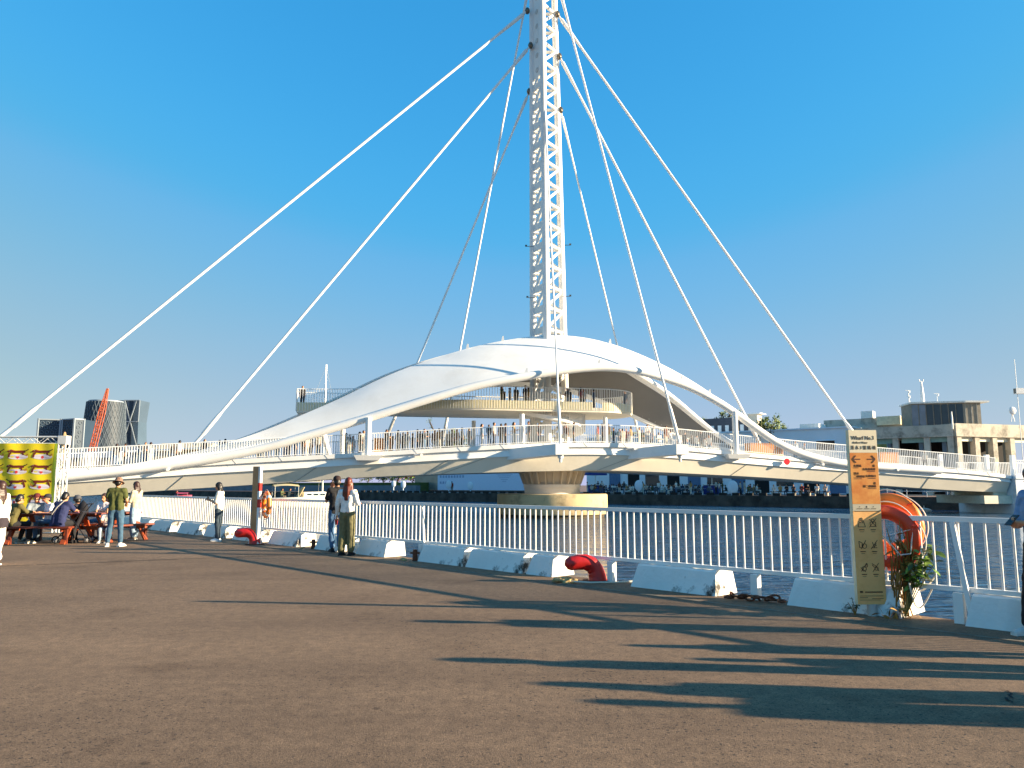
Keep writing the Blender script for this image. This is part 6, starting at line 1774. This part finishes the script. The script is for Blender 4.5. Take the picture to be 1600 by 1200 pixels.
# ---- boats
HULL = M('hull_white', 'ece8dd', .35, .04); CANV = M('canvas_cream', 'cdb98a', .8, .1); ALU = M('alu', 'c9c9c4', .3, .05, metal=.5)
bt = V3((at(490, 780, 84).x, 84, WATER_Z))
yb = thing('sailing_yacht', 'white sailing yacht with a cream canvas bimini moored beyond the bridge', 'boat', bt, RAD(24))
rings = []
for i in range(15):
    t = i / 14; x = -4.5 + 9 * t; w = 1.5 * (math.sin(math.pi * (.22 + .78 * t)) ** .8 if t < .98 else .06) * (1 if t > .1 else .9); z = 1.05 + .25 * t
    rings.append([(x, -w, z), (x, -w * .85, .3), (x, -w * .3, -.35), (x, w * .3, -.35), (x, w * .85, .3), (x, w, z)])
mb = MB(); mb.loft(rings); mb.build('hull', HULL, yb, True)
mb = MB(); mb.loft([[(-1.2, -.9, 1.1), (-1.1, -.75, 1.65), (-1.1, .75, 1.65), (-1.2, .9, 1.1)], [(1.2, -.8, 1.2), (1.0, -.65, 1.7), (1.0, .65, 1.7), (1.2, .8, 1.2)], [(2.4, -.5, 1.25), (2.3, -.4, 1.4), (2.3, .4, 1.4), (2.4, .5, 1.25)]]); mb.build('cabin', HULL, yb)
for i in range(3):
    mb = MB(); mb.span(-.8 + i * .7, -.35 + i * .7, -.86, -.80, 1.32, 1.5); mb.build('cabin_window', GLASS, yb)
mtop = at(508, 569, 84).z - WATER_Z
mb = MB(); mb.tube([(.9, 0, 1.6), (.9, 0, mtop)], [.1, .06], 8); mast_ = mb.build('mast', ALU, yb, True)
mb = MB(); mb.cyl((.9, -.5, mtop * .72), (.9, .5, mtop * .72), .03, .03, 6); mb.build('spreader', ALU, mast_, True)
for p in ((4.3, 0, 1.3), (-4.3, 0, 1.2), (.7, -1.3, 1.1), (.7, 1.3, 1.1)):
    mb = MB(); mb.cyl(p, (.9, 0, mtop - .2), .012, .012, 4); mb.build('stay', ALU, yb)
mb = MB(); mb.tube([(.8, 0, 2.75), (-3.2, 0, 2.85)], .07, 8); mb.build('boom', ALU, yb, True)
mb = MB(); mb.chain([(.6, 0, 2.95), (-1.2, 0, 3.02), (-3.0, 0, 2.98)], [.14, .19, .14], 10); mb.build('sail_cover', CANV, yb, True)
mb = MB(); mb.loft([[(x, y, 2.55 - .18 * (y / 1.2) ** 2 - .12 * ((x + 3) / 1.4) ** 2) for y in (-1.25, -.8, -.3, .3, .8, 1.25)] for x in (-4.3, -3.6, -3, -2.4, -1.7)], False, False); bm_ = mb.build('bimini', CANV, yb, 'all')
for x in (-4.2, -1.8):
    for y in (-1.2, 1.2): mb = MB(); mb.cyl((x, y, 1.05), (x, y * .98, 2.3), .02, .02, 6); mb.build('bimini_post', ALU, yb, True)
mb = MB(); mb.loft([[(-1.7, -1.1, 1.2), (-1.2, -1.1, 2.2), (-1.2, 1.1, 2.2), (-1.7, 1.1, 1.2)], [(-1.62, -1.1, 1.2), (-1.12, -1.1, 2.2), (-1.12, 1.1, 2.2), (-1.62, 1.1, 1.2)]]); mb.build('spray_hood', CANV, yb)
for i, (x, y, l) in enumerate(((-3.4, -.5, 'sailor in the yacht cockpit nearest the stern'), (-2.5, .4, 'sailor in the yacht cockpit under the bimini'), (1.9, -.4, 'person standing on the yacht foredeck by the mast'))):
    q = Matrix.Rotation(RAD(24), 3, 'Z') @ V3((x, y, 0)); small_person((TQ if i < 2 else TS)[i + 2], (bt.x + q.x, bt.y + q.y, WATER_Z + (.75 if i < 2 else 1.28)), 1.0 + i, 1.7, l, 'people on the yacht')
rb = at(286, 778, 150); rf = thing('pink_raft_boat', 'small pink pleasure boat far across the water', 'boat', (rb.x, 150, WATER_Z), RAD(10))
PK = M('raft_pink', 'a8455c', .6, .2, 2)
mb = MB(); rings = [[(x, w * math.cos(a), .25 + .32 * math.sin(a)) for a in [2 * math.pi * j / 10 for j in range(10)]] for x, w in ((-1.6, .3), (-1.3, .65), (0, .8), (1.1, .65), (1.6, .2))]; mb.loft(rings); mb.build('hull', PK, rf, True)
mb = MB(); mb.loft([[(x, y, 1.05 - .3 * (y / .8) ** 2) for y in (-.8, -.3, .3, .8)] for x in (-1.0, 0, 1.0)], False, False); mb.build('awning', PK, rf, 'all')
for x in (-.9, .9): mb = MB(); mb.cyl((x, -.6, .4), (x, -.6, .9), .03, .03, 5); mb.build('awning_post', ALU, rf)
small_person(TQ[1], (rb.x - 1.2, 150, WATER_Z + .1), .5, 1.65, 'rider sitting at the end of the small pink boat', 'people on the small boat')
mk = at(1438, 795, 74.0); fo = thing('white_float', 'small white mooring float on the water below the abutment', 'float', (mk.x - 1.5, 70.5, WATER_Z)); mb = MB(); mb.ell((0, 0, .1), (.7, .4, .25), 12, 8); mb.build('float_body', HULL, fo, 'all'); mb = MB(); mb.tube([(0, 0, .3), (0, 0, .55)], .05, 6); mb.build('float_stem', HULL, fo, True)
